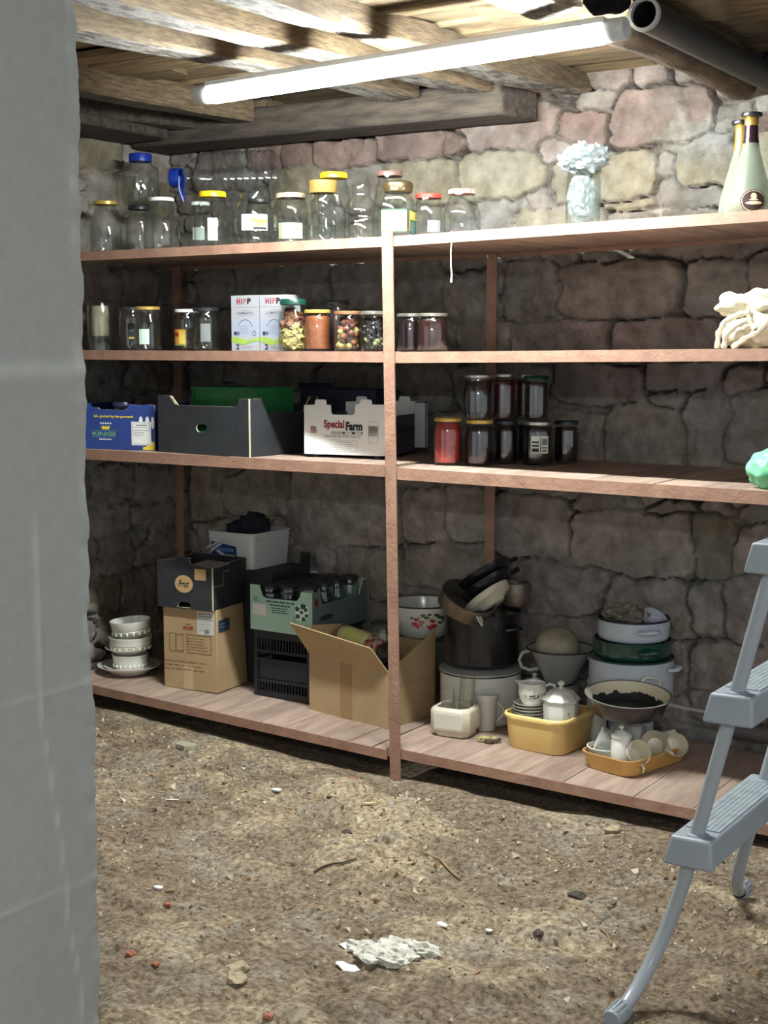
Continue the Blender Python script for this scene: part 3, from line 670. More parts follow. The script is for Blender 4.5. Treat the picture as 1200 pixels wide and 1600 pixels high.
m = MB(); m.box(-.012, .012, -.0525, -.048, .164, .190, M('lid_emblem', (214, 186, 108), .3, metal=.5)); m.build('lid_plate', g)
jar('small clear jar with red lid right of the coffee jar', .066, .16, S4(.06), .051, .155, 'slope', .044, REDLID, .016, group=G4, paper=[(LA - .1, LA + .9, .02, .06, LB4)])
jar('clear jar with red and white lid beside the red lidded jar', .180, .20, S4(.18), .067, .165, 'slope', .046, M('redwhite_lid', (186, 70, 52), .35, c2=(214, 196, 176), scale=60), .016, group=G4)
# five-litre bottle lying across the back-row jars
bt = T('plastic_bottle', 'large clear ribbed plastic bottle lying on its side across jars', 'bottle', (-1.05, .44, S4(-1) + .318), rot=(0, 0, 0))
axm = Euler((0, -PI / 2, .36)).to_matrix().to_4x4()
pf = [(0, -.20), (.06, -.20), (.09, -.185)]
for i in range(8):
    z0 = -.17 + i * .031; pf += [(.101, z0), (.101, z0 + .017), (.094, z0 + .022), (.094, z0 + .027)]
pf += [(.101, .085), (.096, .12), (.075, .165), (.045, .20), (.032, .215), (.032, .235)]
m = MB(); m.lathe(pf, PET, 36, axm); m.build('bottle_body', bt, ang=60)
m = MB(); m.lathe([(.036, .225), (.040, .228), (.040, .262), (.036, .268), (0, .268)], BLUE, 24, axm); m.build('screw_cap', bt)['label'] = 'blue screw cap'
m = MB(); m.tube([axm @ Vector(p) for p in [(.034, 0, .222), (-.03 + .03, .036, .222), (-.034, .012, .222), (-.085, 0, .214), (-.098, -.03, .206), (-.05, -.036, .222), (0, -.035, .222)]], .006, BLUE, 8); m.build('carry_handle', bt)['label'] = 'blue carry handle ring'
jar('dim jar with dark lid holding up the plastic bottle behind', -.895, .42, S4(-1), .055, .215, 'std', .045, DKLID, .016, group=G4)

# jar stuffed with a plastic bag
g = jar('clear jar stuffed with a crumpled clear plastic bag standing alone', .685, .12, S4(.68), .058, .195, 'std', .050)
m = MB(); m.blob((0, 0, .088), (.050, .050, .082), FILM, .28, 6, 3, 4); m.blob((0, 0, .088), (.038, .038, .078), FILM, .5, 5, 9, 3); m.build('bag_inside', g)
m = MB()
for i in range(9):
    a = i * .7; m.blob((.040 * math.cos(a), .040 * math.sin(a), .218 + .014 * math.sin(i * 2.1)), (.042, .042, .034), FILM, .7, 3.2, i, 3, flat=True)
m.tube([(.052 * math.cos(k * PI / 10), .052 * math.sin(k * PI / 10), .192) for k in range(20)], .006, FILM, 6, closed=True)
m.build('bag_top', g)['label'] = 'crumpled plastic bag bulging from the mouth'

# two pear-shaped liqueur bottles
DKB = M('oval_label', (58, 30, 30), .5); CRM = M('label_cream', (214, 202, 164), .5); NECKG = M('neck_foil', (196, 158, 80), .3, metal=.7); NECKD = M('neck_dark', (44, 24, 30), .2)
def liqueur(label, x, y, rz, dark):
    z = S4(x); g = T('liqueur_bottle', label, 'bottle', (x, y, z), rz, 'frosted bottles at the end of the top shelf')
    pf = [(0, .002), (.058, 0), (.066, .008), (.067, .03), (.063, .06), (.052, .105), (.038, .155), (.027, .195), (.0225, .225), (.020, .26), (.0195, .290)]
    m = MB(); m.lathe(pf, FROST, 36); m.build('bottle_body', g, ang=60)
    m = MB(); m.lathe([(.0200, .292), (.031, .294), (.0325, .300), (.031, .306), (.0, .308)], M('bottle_cap', (20, 20, 22), .3), 28); m.build('cap', g)
    m = MB(); m.lathe([(.0212, .268), (.0212, .291), (.0205, .292)], NECKG, 28); m.lathe([(.0245, .215), (.0222, .235), (.0206, .268)], NECKD if dark else NECKG, 28); m.build('neck_label', g)
    m = MB(); n = 28
    def oval(sx, sz, mat, off, zc=.055):
        vs = [(0, 0, 0)]; 
        pts = [(sx * math.cos(2 * PI * i / n), zc + sz * math.sin(2 * PI * i / n)) for i in range(n)]
        def w(px, pz):
            rr = np.interp(pz, [p[1] for p in pf[2:]], [p[0] for p in pf[2:]]) + off
            return (rr * math.sin(px / rr), -rr * math.cos(px / rr), pz)
        vs = [w(0, zc)] + [w(*p) for p in pts] + [w(p[0] * .5, zc + (p[1] - zc) * .5) for p in pts]
        fs = []
        for i in range(n):
            j = (i + 1) % n; fs.append((0, 1 + n + i, 1 + n + j)); fs.append((1 + n + i, 1 + i, 1 + j, 1 + n + j))
        m.add(vs, fs, mat, smooth=True)
    if dark:
        oval(.040, .034, DKB, .0012, .036); oval(.0370, .0315, CRM, .0018, .036); oval(.0352, .0298, DKB, .0024, .036); oval(.009, .010, CRM, .003, .050); oval(.014, .0022, CRM, .003, .040); oval(.025, .0052, CRM, .0034, .030)
    else:
        oval(.040, .036, CRM, .0012, .036); oval(.030, .028, M('label_amber', (206, 140, 40), .5), .0018, .036)
    m.build('oval_label', g)
liqueur('front frosted pear-shaped bottle with dark neck and brown oval label', 1.245, .12, .52, True)
liqueur('rear frosted pear-shaped bottle with gold neck and amber label', 1.172, .245, .1, False)

# --- second shelf: empties at the left ------------------------------------------
G2 = 'empty jars on the second shelf'
# upturned jar
g = T('glass_jar', 'upturned clear jar resting on a dim jar at the far left', 'jar', (-1.535, .15, S2(-1) + .0005), 0, G2)
m = MB(); pf = [(.046, 0), (.046, .03), (.052, .036), (.055, .06), (.055, .19), (.050, .205), (0, .206)]
m.lathe(pf + [(0, .198), (.047, .198), (.0515, .188), (.0515, .06), (.043, .03), (.043, 0), (.046, 0)], GLASS, 36); m.build('glass_body', g)
m = MB(); m.lathe([(.036, .06), (.038, .10), (.037, .150), (.034, .185)], M('pale_paper', (150, 142, 118), .9), 24); m.build('paper_inside', g)
jar('jar with dark lid and narrow dark label on the second shelf', -1.36, .15, S2(-1), .051, .178, 'std', .046, DKLID, .014, group=G2, paper=[(LA - .1, LA + .45, .045, .11, LB5, [(.1, .9, .05, .15, LB2), (.2, .8, .5, .6, GREYINK)])])
jar('jar with gold rimmed lid and pale label second shelf left', -1.205, .08, S2(-1), .055, .175, 'pickle', .047, GOLDY, .013, group=G2, paper=[(LA - .5, LA + .25, .025, .085, LB6)])
jar('jar with white lid and yellow orange label on second shelf', -1.105, .20, S2(-1), .049, .166, 'std', .044, WLID, .013, group=G2, paper=[(LA - 1.1, LA + .1, .02, .085, LB8, [(.5, .95, .1, .9, LB2), (.1, .45, .55, .8, REDINK), (.1, .9, 0, .12, LB3)])])
jar('jar with dark lid and grey label beside the white cartons', -.934, .12, S2(-.9), .052, .168, 'std', .048, DKLID, .014, group=G2, paper=[(LA - .3, LA + .45, .035, .105, LB4)])
jar('narrow jar with dark lid half behind the white carton', -.835, .21, S2(-.9), .042, .168, 'std', .038, DKLID, .014, group=G2)

# HiPP milk cartons
CW = M('carton_white', (158, 160, 165), .55); CGR = M('carton_green', (150, 178, 84), .6, c2=(128, 158, 66), scale=20); CLB = M('carton_paleblue', (152, 161, 178), .55)
def milk_carton(label, x, y, rz):
    z = S2(x); w, d, h = .137, .075, .212
    g = T('milk_powder_carton', label, 'carton', (x, y, z), rz, 'white milk powder cartons')
    m = MB(); m.box(0, w, 0, d, 0.0005, h - .0005, CW)
    n = 24; q = lambda t: .047 + .006 * math.sin(t * 2 * PI * 1.1 + .6); p = lambda t: .030 + .007 * math.sin(t * 2 * PI + 2.2)
    m.quad(.002, w - .002, .055, .118, CLB, -.0004)
    m.plate([(w * i / n, p(i / n)) for i in range(n + 1)] + [(w * i / n, q(i / n)) for i in range(n, -1, -1)], CGR, .0003, mx=TR(0, -.0010, 0))
    m.text('H', .028, .045, .178, .201, REDINK, bold=.05); m.text('i', .050, .055, .178, .201, M('purple_ink', (80, 44, 84), .7), bold=.04)
    m.text('P', .060, .075, .178, .201, M('rose_ink', (168, 92, 90), .7), bold=.05); m.text('P', .079, .098, .178, .201, INK, bold=.06)
    m.text('ORGANIC', .048, .092, .153, .157, GREYINK); m.text('COMBIOTIC', .030, .108, .140, .149, M('slate_ink', (92, 98, 112), .7), bold=.01); m.lines(.036, .104, .133, .136, 1, GREYINK, ragged=0)
    arc = [(w * .5 + .035 * math.cos(a), .085 + .034 * math.sin(a)) for a in np.linspace(.25, PI - .25, 15)]
    m.tube([(a, -.001, b_) for a, b_ in arc], .0011, MATS['slate_ink'], 5)
    m.lines(.046, .088, .063, .098, 5, GREYINK)
    for cx, cm in ((.020, M('blue_ink', (36, 42, 74), .6)), (.034, MATS['slate_ink'])):
        m.poly([(cx + .0075 * math.cos(a), .067 + .008 * math.sin(a)) for a in np.linspace(0, 2 * PI, 14)[:-1]], cm, -.0014)
    m.tube([(.113 + .008 * math.cos(a), -.001, .067 + .009 * math.sin(a)) for a in np.linspace(0, 2 * PI, 14)[:-1]], .0014, MATS['slate_ink'], 5, closed=True)
    m.text('2', .022, .040, .005, .026, MATS['blue_ink'], bold=.03); m.lines(.050, .110, .008, .018, 2, MATS['slate_ink'])
    m.build('carton_body', g)
    m = MB(); m.quad(.0, w, h - .045, h, CW, -.0006); m.quad(0, w, h - .0455, h - .0445, GREYINK, -.0008); m.build('lid_flap', g)
milk_carton('left white milk powder carton with red and black lettering', -.797, .11, 0)
milk_carton('right white milk powder carton half behind the cauliflower jar', -.655, .108, 0)

# pickles and preserves
G2F = 'filled preserving jars on the second shelf'
CAUL = M('cauliflower', (184, 168, 108), .7, c2=(156, 138, 78), scale=40, bump=.6, bscale=70); CARR = M('carrot_orange', (116, 68, 40), .6); PEPR = M('pepper_red', (92, 44, 32), .6); PKBR = M('pickle_brown', (104, 72, 50), .6)
jar('jar of pickled cauliflower with dark green lid', -.476, .08, S2(-.4), .057, .193, 'pickle', .044, GRNLID, .022, .050, group=G2F,
    fill=chunks(lambda t, q: CAUL if t < .5 else q.choice([PKBR, PKBR, PEPR, CARR]), 54, .019, .80, 3, amp=.9))
ORG = M('orange_relish', (140, 76, 36), .6, c2=(112, 56, 26), scale=60, bump=.3, bscale=120)
jar('jar of orange vegetable relish with gold lid', -.375, .095, S2(-.3), .052, .153, 'std', .046, GOLDY, .013, group=G2F, fill=liquid(ORG, .90))
jar('dim tall jar with dark lid behind the orange relish', -.385, .235, S2(-.3), .048, .190, 'std', .044, DKLID, .015, group=G2F, fill=liquid(M('dark_preserve', (34, 22, 24), .4), .85))
jar('jar of mixed pickles with tomato on top and pale vegetables below', -.232, .085, S2(-.2), .051, .146, 'std', .046, M('copper_lid', (150, 110, 82), .35, metal=.4), .013, group=G2F,
    fill=chunks(lambda t, q: q.choice([CAUL, CARR, M('onion_pale', (196, 176, 128), .6)]) if t < .55 else q.choice([CARR, PEPR]), 44, .014, .84, 5))
OLV = M('olive_green', (132, 136, 90), .45); OLD = M('olive_dark', (24, 24, 26), .35)
jar('jar of green olives under dark brine left of the post', -.128, .10, S2(-.1), .050, .145, 'std', .046, SILV, .013, group=G2F,
    fill=chunks(lambda t, q: q.choice([OLV, OLV, OLD]) if t < .36 else OLD, 60, .0115, .85, 8, amp=.05))
DKP = M('plum_preserve', (24, 15, 19), .25, c2=(36, 19, 20), scale=20)
jar('dark preserve jar just right of the middle post on second shelf', .008, .13, S2(.01), .048, .138, 'std', .044, SILV, .012, group=G2F, fill=liquid(DKP, .88))
g = jar('dark preserve jar with orange glint second right of the post', .108, .12, S2(.1), .056, .136, 'std', .050, SILV, .012, group=G2F, fill=liquid(M('amber_preserve', (46, 22, 20), .25, c2=(36, 18, 18), scale=15), .88))

# white cloth bag with loops
CLO = M('white_cloth', (222, 214, 192), .9, c2=(206, 196, 170), scale=14, bump=.3, bscale=70)
g = T('cloth_bag', 'crumpled cream cloth bag with loose straps at second shelf right', 'bag', (1.245, .13, S2(1.24)), 0)
m = MB(); m.blob((.0, .02, .055), (.085, .07, .055), CLO, .25, 1.6, 5, 4); m.blob((-.045, -.01, .135), (.052, .045, .036), CLO, .35, 1.7, 7, 4); m.blob((.045, .0, .145), (.066, .05, .040), CLO, .35, 1.6, 11, 4); m.blob((.055, -.01, .06), (.06, .06, .06), CLO, .3, 1.8, 15, 4)
m.build('bag_body', g, ang=80)
m = MB()
for pts in ([(-.075, -.05, .002), (-.070, -.055, .05), (-.050, -.055, .085), (-.005, -.062, .105), (.03, -.062, .112)], [(-.05, -.06, .002), (-.045, -.065, .04), (-.01, -.07, .07), (.03, -.07, .09), (.05, -.07, .06)], [(-.02, -.065, .004), (.02, -.075, .03), (.06, -.07, .05), (.09, -.06, .09)]):
    P = [Vector(p) for p in pts]; Q = []
    for i in range(len(P) - 1):
        for k in range(5): Q.append(P[i].lerp(P[i + 1], k / 5))
    Q.append(P[-1])
    m.tube(Q, [.009 + .002 * math.sin(i * 1.7) for i in range(len(Q))], CLO, 8)
m.build('strap', g)

# --- third shelf jars ---------------------------------------------------------
G3 = 'jars of dark preserve stacked on the third shelf'
RED = M('red_relish', (176, 50, 46), .5, c2=(146, 32, 34), scale=50, bump=.2, bscale=90)
jar('jar of bright red relish with gold lid on the third shelf', .114, .22, S3(.11), .053, .172, 'std', .046, GOLDY, .015, group=G3, fill=liquid(RED, .93))
g = jar('dark preserve jar with gold lid right of the red relish', .222, .265, S3(.22), .053, .166, 'std', .046, GOLDY, .014, group=G3, fill=liquid(DKP, .9))
jar('dark preserve jar behind the gold lidded jars, third in row', .262, .385, S3(.26), .050, .160, 'std', .044, DKLID, .014, group=G3, fill=liquid(DKP, .9))
jar('dark preserve jar with grey lid fourth in the row', .292, .50, S3(.29), .048, .160, 'std', .044, SILV, .012, group=G3, fill=liquid(DKP, .9))
jar('wide dark jar with silver lid and black and white label', .385, .41, S3(.38), .058, .160, 'std', .052, SILV, .014, group=G3, fill=liquid(DKP, .9),
    paper=[(LA - .55, LA + .55, .045, .108, LB1, [(.06, .44, .1, .3, INK), (.06, .44, .4, .5, INK), (.06, .44, .6, .7, INK), (.52, .56, .05, .95, INK), (.62, .9, .12, .2, INK), (.62, .9, .3, .36, INK), (.62, .94, .5, .85, GREYINK)])])
jar('dark preserve jar at the end of the row near wall', .44, .53, S3(.44), .046, .158, 'std', .042, DKLID, .014, group=G3, fill=liquid(DKP, .9))
jar('dark jar with silver lid stacked above the gold lidded jar', .217, .262, S3(.22) + .168, .057, .160, 'pickle', .050, SILV, .012, group=G3, fill=liquid(DKP, .9))
jar('upper dark jar with brass lid, second in the stacked row', .250, .385, S3(.25) + .162, .051, .168, 'std', .046, SILV, .012, group=G3, fill=liquid(M('plum_red', (62, 20, 24), .3), .9))
jar('upper dark jar with pale lid, third in the stacked row', .283, .50, S3(.28) + .162, .046, .166, 'std', .042, SILV, .012, group=G3, fill=liquid(MATS['plum_red'], .9))
jar('upper dark jar with green lid, last in the stacked row', .372, .415, S3(.37) + .164, .046, .160, 'std', .043, GRNLID, .018, .046, group=G3, fill=liquid(DKP, .9))

# green plastic bag at the right end
GB = M('green_bag', (126, 206, 158), .45, c2=(108, 190, 142), scale=10)
m = MB(); m.blob((0, 0, .060), (.075, .07, .063), GB, .22, 2.6, 2, 4)
o = m.build('plastic_bag', ang=80); o.location = (1.355, .085, S3(1.35) - .002); tag(o, 'mint green knotted plastic bag at third shelf right end', 'bag')

# ================================================================== boxes on the third shelf
def ell(cx, cz, rx, rz, n=20, a0=0, a1=2 * PI): return [(cx + rx * math.cos(a0 + (a1 - a0) * i / n), cz + rz * math.sin(a0 + (a1 - a0) * i / n)) for i in range(n)]
def slot(x0, x1, z0, z1, n=6):
    r = (z1 - z0) / 2; zc = (z0 + z1) / 2
    return [(x1 - r + r * math.cos(-PI / 2 + PI * i / n), zc + r * math.sin(-PI / 2 + PI * i / n)) for i in range(n + 1)] + [(x0 + r + r * math.cos(PI / 2 + PI * i / n), zc + r * math.sin(PI / 2 + PI * i / n)) for i in range(n + 1)]
def tray_box(g, w, d, front, side, mat, edge, t=.005, front_extra=None, side_extra=None, fholes=(), names=('front_panel', 'side_panel'), sidemat=None, floor_z=.004, inner=None):
    """open-topped fruit tray: two end panels and two side panels cut to outline, and a bottom"""
    m = MB(); m.plate(front, mat, t, fholes, edge=edge)
    if front_extra: front_extra(m)
    m.build(names[0], g)
    m = MB(); m.plate(front, mat, t, fholes, TR(0, d - t, 0), edge); m.build('back_panel', g)
    m = MB(); mx = TR(w, t, 0, 0, 0, PI / 2); m.plate(side, sidemat or mat, t, mx=mx, edge=edge)
    if side_extra: side_extra(m, mx)
    m.build(names[1], g)
    m = MB(); m.plate(side, sidemat or mat, t, mx=TR(t, t, 0, 0, 0, PI / 2), edge=edge); m.build(names[1], g)
    m = MB(); m.box(t, w - t, t, d - t, floor_z, floor_z + .004, inner or mat); m.build('bottom_panel', g)

# blue banana-style tray with crown
BLU = M('tray_blue', (44, 70, 140), .5, c2=(38, 62, 128), scale=6)
YELB = M('tray_yellow', (232, 208, 60), .5)
w, d = .36, .30
g = T('fruit_tray', 'blue printed fruit tray with crown at the far left of the third shelf', 'box', (-1.535, .012, S3(-1)), .20)
def fx(m):
    m.text('SA. packed by the growers!', .075, .262, .128, .141, YELB, bold=.03)
    for i in range(5): m.poly(ell(.107 + i * .0115, .107, .004, .004, 8), PAPER)
    m.plate([(.108, .098), (.114, .090), (.119, .098), (.125, .090), (.130, .098), (.136, .090), (.141, .098), (.147, .092), (.152, .100), (.146, .082), (.112, .082)], YELB, .0004, mx=TR(0, -.001, 0))
    m.text('KINGS', .066, .178, .056, .072, M('kings_green', (110, 168, 128), .6), bold=.03)
    m.quad(.066, .180, .0765, .0780, MATS['kings_green']); m.quad(.066, .180, .050, .0515, MATS['kings_green']); m.lines(.098, .158, .036, .046, 1, PAPER, .005, ragged=0)
    m.quad(.252, .344, .020, .116, PAPER); m.frame(.256, .340, .024, .112, .0012, GREYINK); m.quad(.256, .340, .092, .094, GREYINK); m.quad(.256, .340, .080, .082, GREYINK); m.lines(.262, .325, .056, .076, 3, GREYINK, .002); m.lines(.275, .325, .098, .106, 1, INK, .003, ragged=0)
    for i, cx in enumerate((.297, .327, .352)): m.poly(ell(cx, .118 if i < 2 else .112, .009 if i < 2 else .007, .020 if i < 2 else .025, 16), PAPER, -.0006)
    m.plate([(.305, .002), (.359, .002), (.359, .034), (.338, .040), (.322, .016), (.305, .012)], YELB, .0004, mx=TR(0, -.0006, 0))
front = [(0, 0), (w, 0), (w, .185), (.335, .187), (.30, .183), (.243, .186), (.232, .168), (.225, .160), (.10, .165), (.095, .172), (.02, .172), (0, .172)]
side = [(0, 0), (d - .01, 0), (d - .01, .185), (0, .185)]
tray_box(g, w, d, front, side, BLU, CARDEDGE, front_extra=fx)
for i, (jx, jy) in enumerate(((.175, .07), (.30, .09))):
    jj = jar(('jar with dark blue lid peeping over the blue tray', 'jar with dark red lid standing in the blue tray')[i], 0, 0, 0, .050, .185 if i == 0 else .180, 'slope', .044, (M('navy_lid', (40, 44, 70), .3), M('maroon_lid', (84, 30, 34), .35))[i], .018, lidr=.047)
    a = .20; jj.location = (-1.535 + jx * math.cos(a) - jy * math.sin(a), .012 + jx * math.sin(a) + jy * math.cos(a), S3(-1) + .0085)

# black fruit crate with green crate inside
w, d = .50, .40
g = T('fruit_crate', 'large black cardboard fruit crate with oval hand hole', 'box', (-1.131, .048, S3(-1)), -.08)
front = [(0, 0), (w, 0), (w, .222), (w - .052, .222), (w - .060, .200), (w - .075, .190), (.115, .190), (.108, .196), (.080, .225), (.070, .226), (.002, .226)]
hole = slot(.215, .275, .088, .118)
side = [(0, 0), (d - .01, 0), (d - .01, .222), (d - .05, .222), (d - .09, .165), (.105, .168), (.095, .170), (.070, .222), (0, .222)]
def fx(m):
    m.quad(w - .0035, w + .0002, .0, .222, CARDEDGE, -.0006)
    m.plate([(.068, .226), (.078, .226), (.100, .192), (.108, .196)], CARDEDGE, .003, mx=TR(0, -.001, 0))
    for q in range(9):
        a, b_ = random.uniform(.03, .46), random.uniform(.02, .18); m.quad(a, a + random.uniform(.004, .012), b_, b_ + .0012, M('scuff', (96, 100, 102), .9))
tray_box(g, w, d, front, side, NAVY, CARDEDGE, fholes=[hole], front_extra=fx)
GRN = M('green_plastic', (40, 122, 68), .45, c2=(34, 108, 60), scale=8)
g = T('plastic_crate', 'bright green plastic crate sitting inside the black fruit crate', 'crate', (-1.03, .16, S3(-1) + .009), -.08)
w, d, h = .335, .22, .248
m = MB(); m.box(0, w, 0, .005, 0, h, GRN); m.box(0, w, d - .005, d, 0, h, GRN); m.box(0, .005, .005, d - .005, 0, h, GRN); m.box(w - .005, w, .005, d - .005, 0, h, GRN); m.box(.005, w - .005, .005, d - .005, 0, .005, GRN); m.build('crate_body', g)
m = MB(); 
m.box(-.010, w + .010, -.010, .0, h - .050, h - .044, GRN); m.box(-.010, w + .010, -.012, .004, h - .006, h + .002, GRN); m.box(w, w + .012, -.012, d, h - .006, h + .002, GRN); m.box(-.012, 0, -.012, d, h - .006, h + .002, GRN)
m.build('crate_rim', g)
m = MB(); m.box(w, w + .004, .03, .036, .02, h - .01, GRN); m.box(-.006, .0, -.010, 0, .02, h, GRN); m.build('crate_rib', g)
# jar tops in the black crate (left end)
for i, (x, y, r_, lab) in enumerate(((-1.085, .10, .038, 'jar with dark lid standing in left end of the black crate'), (-1.075, .185, .036, 'second jar behind in the left end of the black crate'))):
    pass
# dark crate behind the black crate
g = T('cardboard_box', 'tall dark blue cardboard box behind the white farm tray', 'box', (-.80, .560, S3(-1)), .0)
m = MB(); BN = M('navy_card', (28, 33, 50), .7)
m.box(0, .38, 0, .005, 0, .246, BN); m.box(0, .38, .155, .16, 0, .246, BN); m.box(0, .005, .005, .155, 0, .246, BN); m.box(.375, .38, .005, .155, 0, .246, BN); m.box(.005, .375, .005, .155, .002, .006, BN); m.build('box_body', g)
m = MB(); m.hexa([(.0, .0, .246), (.19, .0, .246), (.18, .004, .246), (.0, .004, .246), (.0, -.02, .272), (.17, -.02, .272), (.17, -.017, .272), (.0, -.017, .272)], BN); m.build('box_flap', g)

# white "SpecialFarm" tray
w, d = .335, .385; SW = M('white_card', (222, 224, 220), .65); FRED = M('farm_red', (140, 30, 42), .7); FBLK = M('farm_black', (24, 36, 34), .7)
g = T('fruit_tray', 'white printed fruit tray with red and black lettering left of the post', 'box', (-.480, .150, S3(-1) + .012), .17)
H = .192
front = [(0, 0), (.345 * w / .335, 0), (w, H), (.845 * w, H), (.842 * w, H + .010), (.83 * w, H + .018), (.715 * w, H + .019), (.70 * w, H + .012), (.698 * w, H), (.640 * w, H), (.636 * w, H - .030), (.615 * w, H - .040), (.355 * w, H - .040), (.340 * w, H - .032), (.335 * w, H - .004), (.285 * w, H - .004), (.280 * w, H + .010), (.265 * w, H + .016), (.155 * w, H + .016), (.140 * w, H + .010), (.137 * w, H - .004), (0, H - .006)]
front[1] = (w, 0)
h1 = [(.155 * w, .003), (.285 * w, .003), (.275 * w, .014), (.255 * w, .020), (.18 * w, .020), (.160 * w, .013)]; h2 = [(x + .54 * w, z) for x, z in h1]
def fx(m):
    m.text('Special', .25 * w, .505 * w, .092, .132, FRED, bold=.035); m.text('Farm', .525 * w, .73 * w, .092, .126, FBLK, bold=.05)
    m.quad(.345 * w, .73 * w, .079, .0875, FBLK); 
    for a, b_ in ((.352, .485), (.512, .60), (.640, .715)): m.quad(a * w, b_ * w, .0805, .086, SW, -.0012)
    m.lines(.36 * w, .48 * w, .081, .0855, 1, M('farm_green', (40, 84, 62), .7), .0022, -.0016, ragged=0)
    m.lines(.265 * w, .735 * w, .065, .076, 2, GREYINK, .0022, ragged=.05)
    m.frame(.33 * w, .665 * w, .012, .056, .0009, GREYINK); m.lines(.41 * w, .60 * w, .045, .052, 1, INK, ragged=0); m.lines(.35 * w, .645 * w, .016, .044, 4, GREYINK)
    m.frame(.80 * w, .925 * w, .048, .128, .0010, GREYINK); m.quad(.80 * w, .925 * w, .072, .114, M('label_sage', (176, 178, 170), .8), -.001); m.lines(.81 * w, .915 * w, .086, .110, 4, INK, .0035, y=-.0018, ragged=.1); m.lines(.81 * w, .915 * w, .076, .086, 2, INK, y=-.0018); m.quad(.815 * w, .91 * w, .052, .069, SW, -.001)
    m.lines(.085 * w, .16 * w, .080, .105, 4, FRED, .004, ragged=.1); m.lines(.075 * w, .17 * w, .068, .074, 1, M('rose_print', (190, 140, 146), .8), .0016)
    m.lines(.085 * w, .16 * w, .103, .109, 1, GREYINK, .0016)
side = [(0, 0), (d - .01, 0), (d - .01, H - .045), (.12, H - .045), (.10, H - .05), (0, H - .045)]
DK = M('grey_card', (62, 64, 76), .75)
def sx(m, mx):
    m.text('Special', .10, .20, .070, .115, M('dull_red', (44, 22, 30), .8), mx=mx, bold=.04, y=-.001); m.text('Farm', .21, .30, .070, .110, INK, mx=mx, bold=.05, y=-.001)
    m.lines(.13, .30, .054, .064, 1, INK, .006, -.001, mx, 0); m.lines(.12, .28, .02, .05, 3, INK, .0015, -.001, mx)
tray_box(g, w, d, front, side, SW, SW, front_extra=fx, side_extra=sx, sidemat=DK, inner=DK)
for x in (.03, w - .05):
    m = MB(); m.box(x, x + .02, .02, d - .02, -.0118, .0, DK); m.build('foot_block', g)
g = T('small_carton', 'small pale carton standing in the tray behind the post', 'carton', (-.205, .50, S3(-.1) + .026), .17)
m = MB(); m.box(0, .048, 0, .036, 0, .175, M('carton_grey', (176, 178, 182), .7)); m.build('carton_body', g); m = MB(); m.box(.004, .044, .002, .034, .175, .179, M('carton_top', (60, 60, 64), .7)); m.build('carton_cap', g)

# ================================================================== bottom shelf, left bay
def bowl_prof(rb, rt, h, t=.004): return [(0, .0), (rb * .9, .0), (rb, .004), (rb * 1.03, .010), (rt * .97, h * .55), (rt, h - .004), (rt + .003, h), (rt - .002, h + .001), (rt - t, h - .006), (rt * .94 - t, h * .55), (rb, .012), (0, .010)]
def dish(name, label, cat, x, y, z, rb, rt, h, mat, rot=None, group=None, rings=0, flutes=0):
    m = MB(); pr = bowl_prof(rb, rt, h)
    if rings: pr = [(0, 0), (rb * .9, 0), (rb, .004), (rt * .90, h * .30), (rt * .96, h * .42), (rt * .93, h * .47), (rt * .98, h * .52), (rt * .985, h * .80), (rt * 1.03, h * .92), (rt * 1.03, h), (rt * .98, h), (rt * .95, h * .85), (rt * .93, h * .5), (rb, .012), (0, .010)]
    m.lathe(pr, mat, 44)
    if flutes:
        for k in range(flutes):
            a = 2 * PI * k / flutes; m.blob((rt * .915 * math.cos(a), rt * .915 * math.sin(a), h * .30), (.0065, .0065, h * .14), mat, 0, 1, 0, 1)
    o = m.build(name, ang=50); o.location = (x, y, z)
    if rot: o.rotation_euler = rot
    return tag(o, label, cat, group)
def plate(name, label, x, y, z, r, h, mat, group=None, rot=None):
    m = MB(); m.lathe([(0, 0), (r * .58, 0), (r * .60, .003), (r * .72, h * .45), (r, h), (r * 1.005, h + .002), (r * .985, h + .003), (r * .70, h * .45 + .004), (r * .56, .006), (0, .006)], mat, 48)
    o = m.build(name, ang=50); o.location = (x, y, z)
    if rot: o.rotation_euler = rot
    return tag(o, label, 'plate', group)
px, py = -1.505, .25; z0 = S1(px) + .0008; GP = 'white crockery stacked at the left end of the bottom shelf'
plate('serving_plate', 'large white serving plate at the bottom of the crockery stack', px, py, z0, .138, .036, PORC, GP)
plate('dinner_plate', 'smaller white plate second from bottom of crockery stack', px - .004, py, z0 + .0115, .108, .022, PORC, GP)
dish('bowl', 'fluted white bowl standing on the plates, lowest of three', 'bowl', px + .006, py, z0 + .0185, .062, .078, .066, PORC, group=GP, flutes=22)
plate('saucer', 'white dish with wide rim between the fluted bowls', px - .006, py, z0 + .086, .098, .026, PORC, GP)
dish('bowl', 'fluted white bowl in the middle of the crockery stack', 'bowl', px + .010, py, z0 + .0955, .066, .093, .070, PORC, group=GP, rings=1, flutes=18)
dish('bowl', 'white oval bowl on top of the crockery stack', 'bowl', px + .018, py, z0 + .160, .060, .087, .076, PORC, rot=(.05, -.06, 0), group=GP, rings=1, flutes=18)

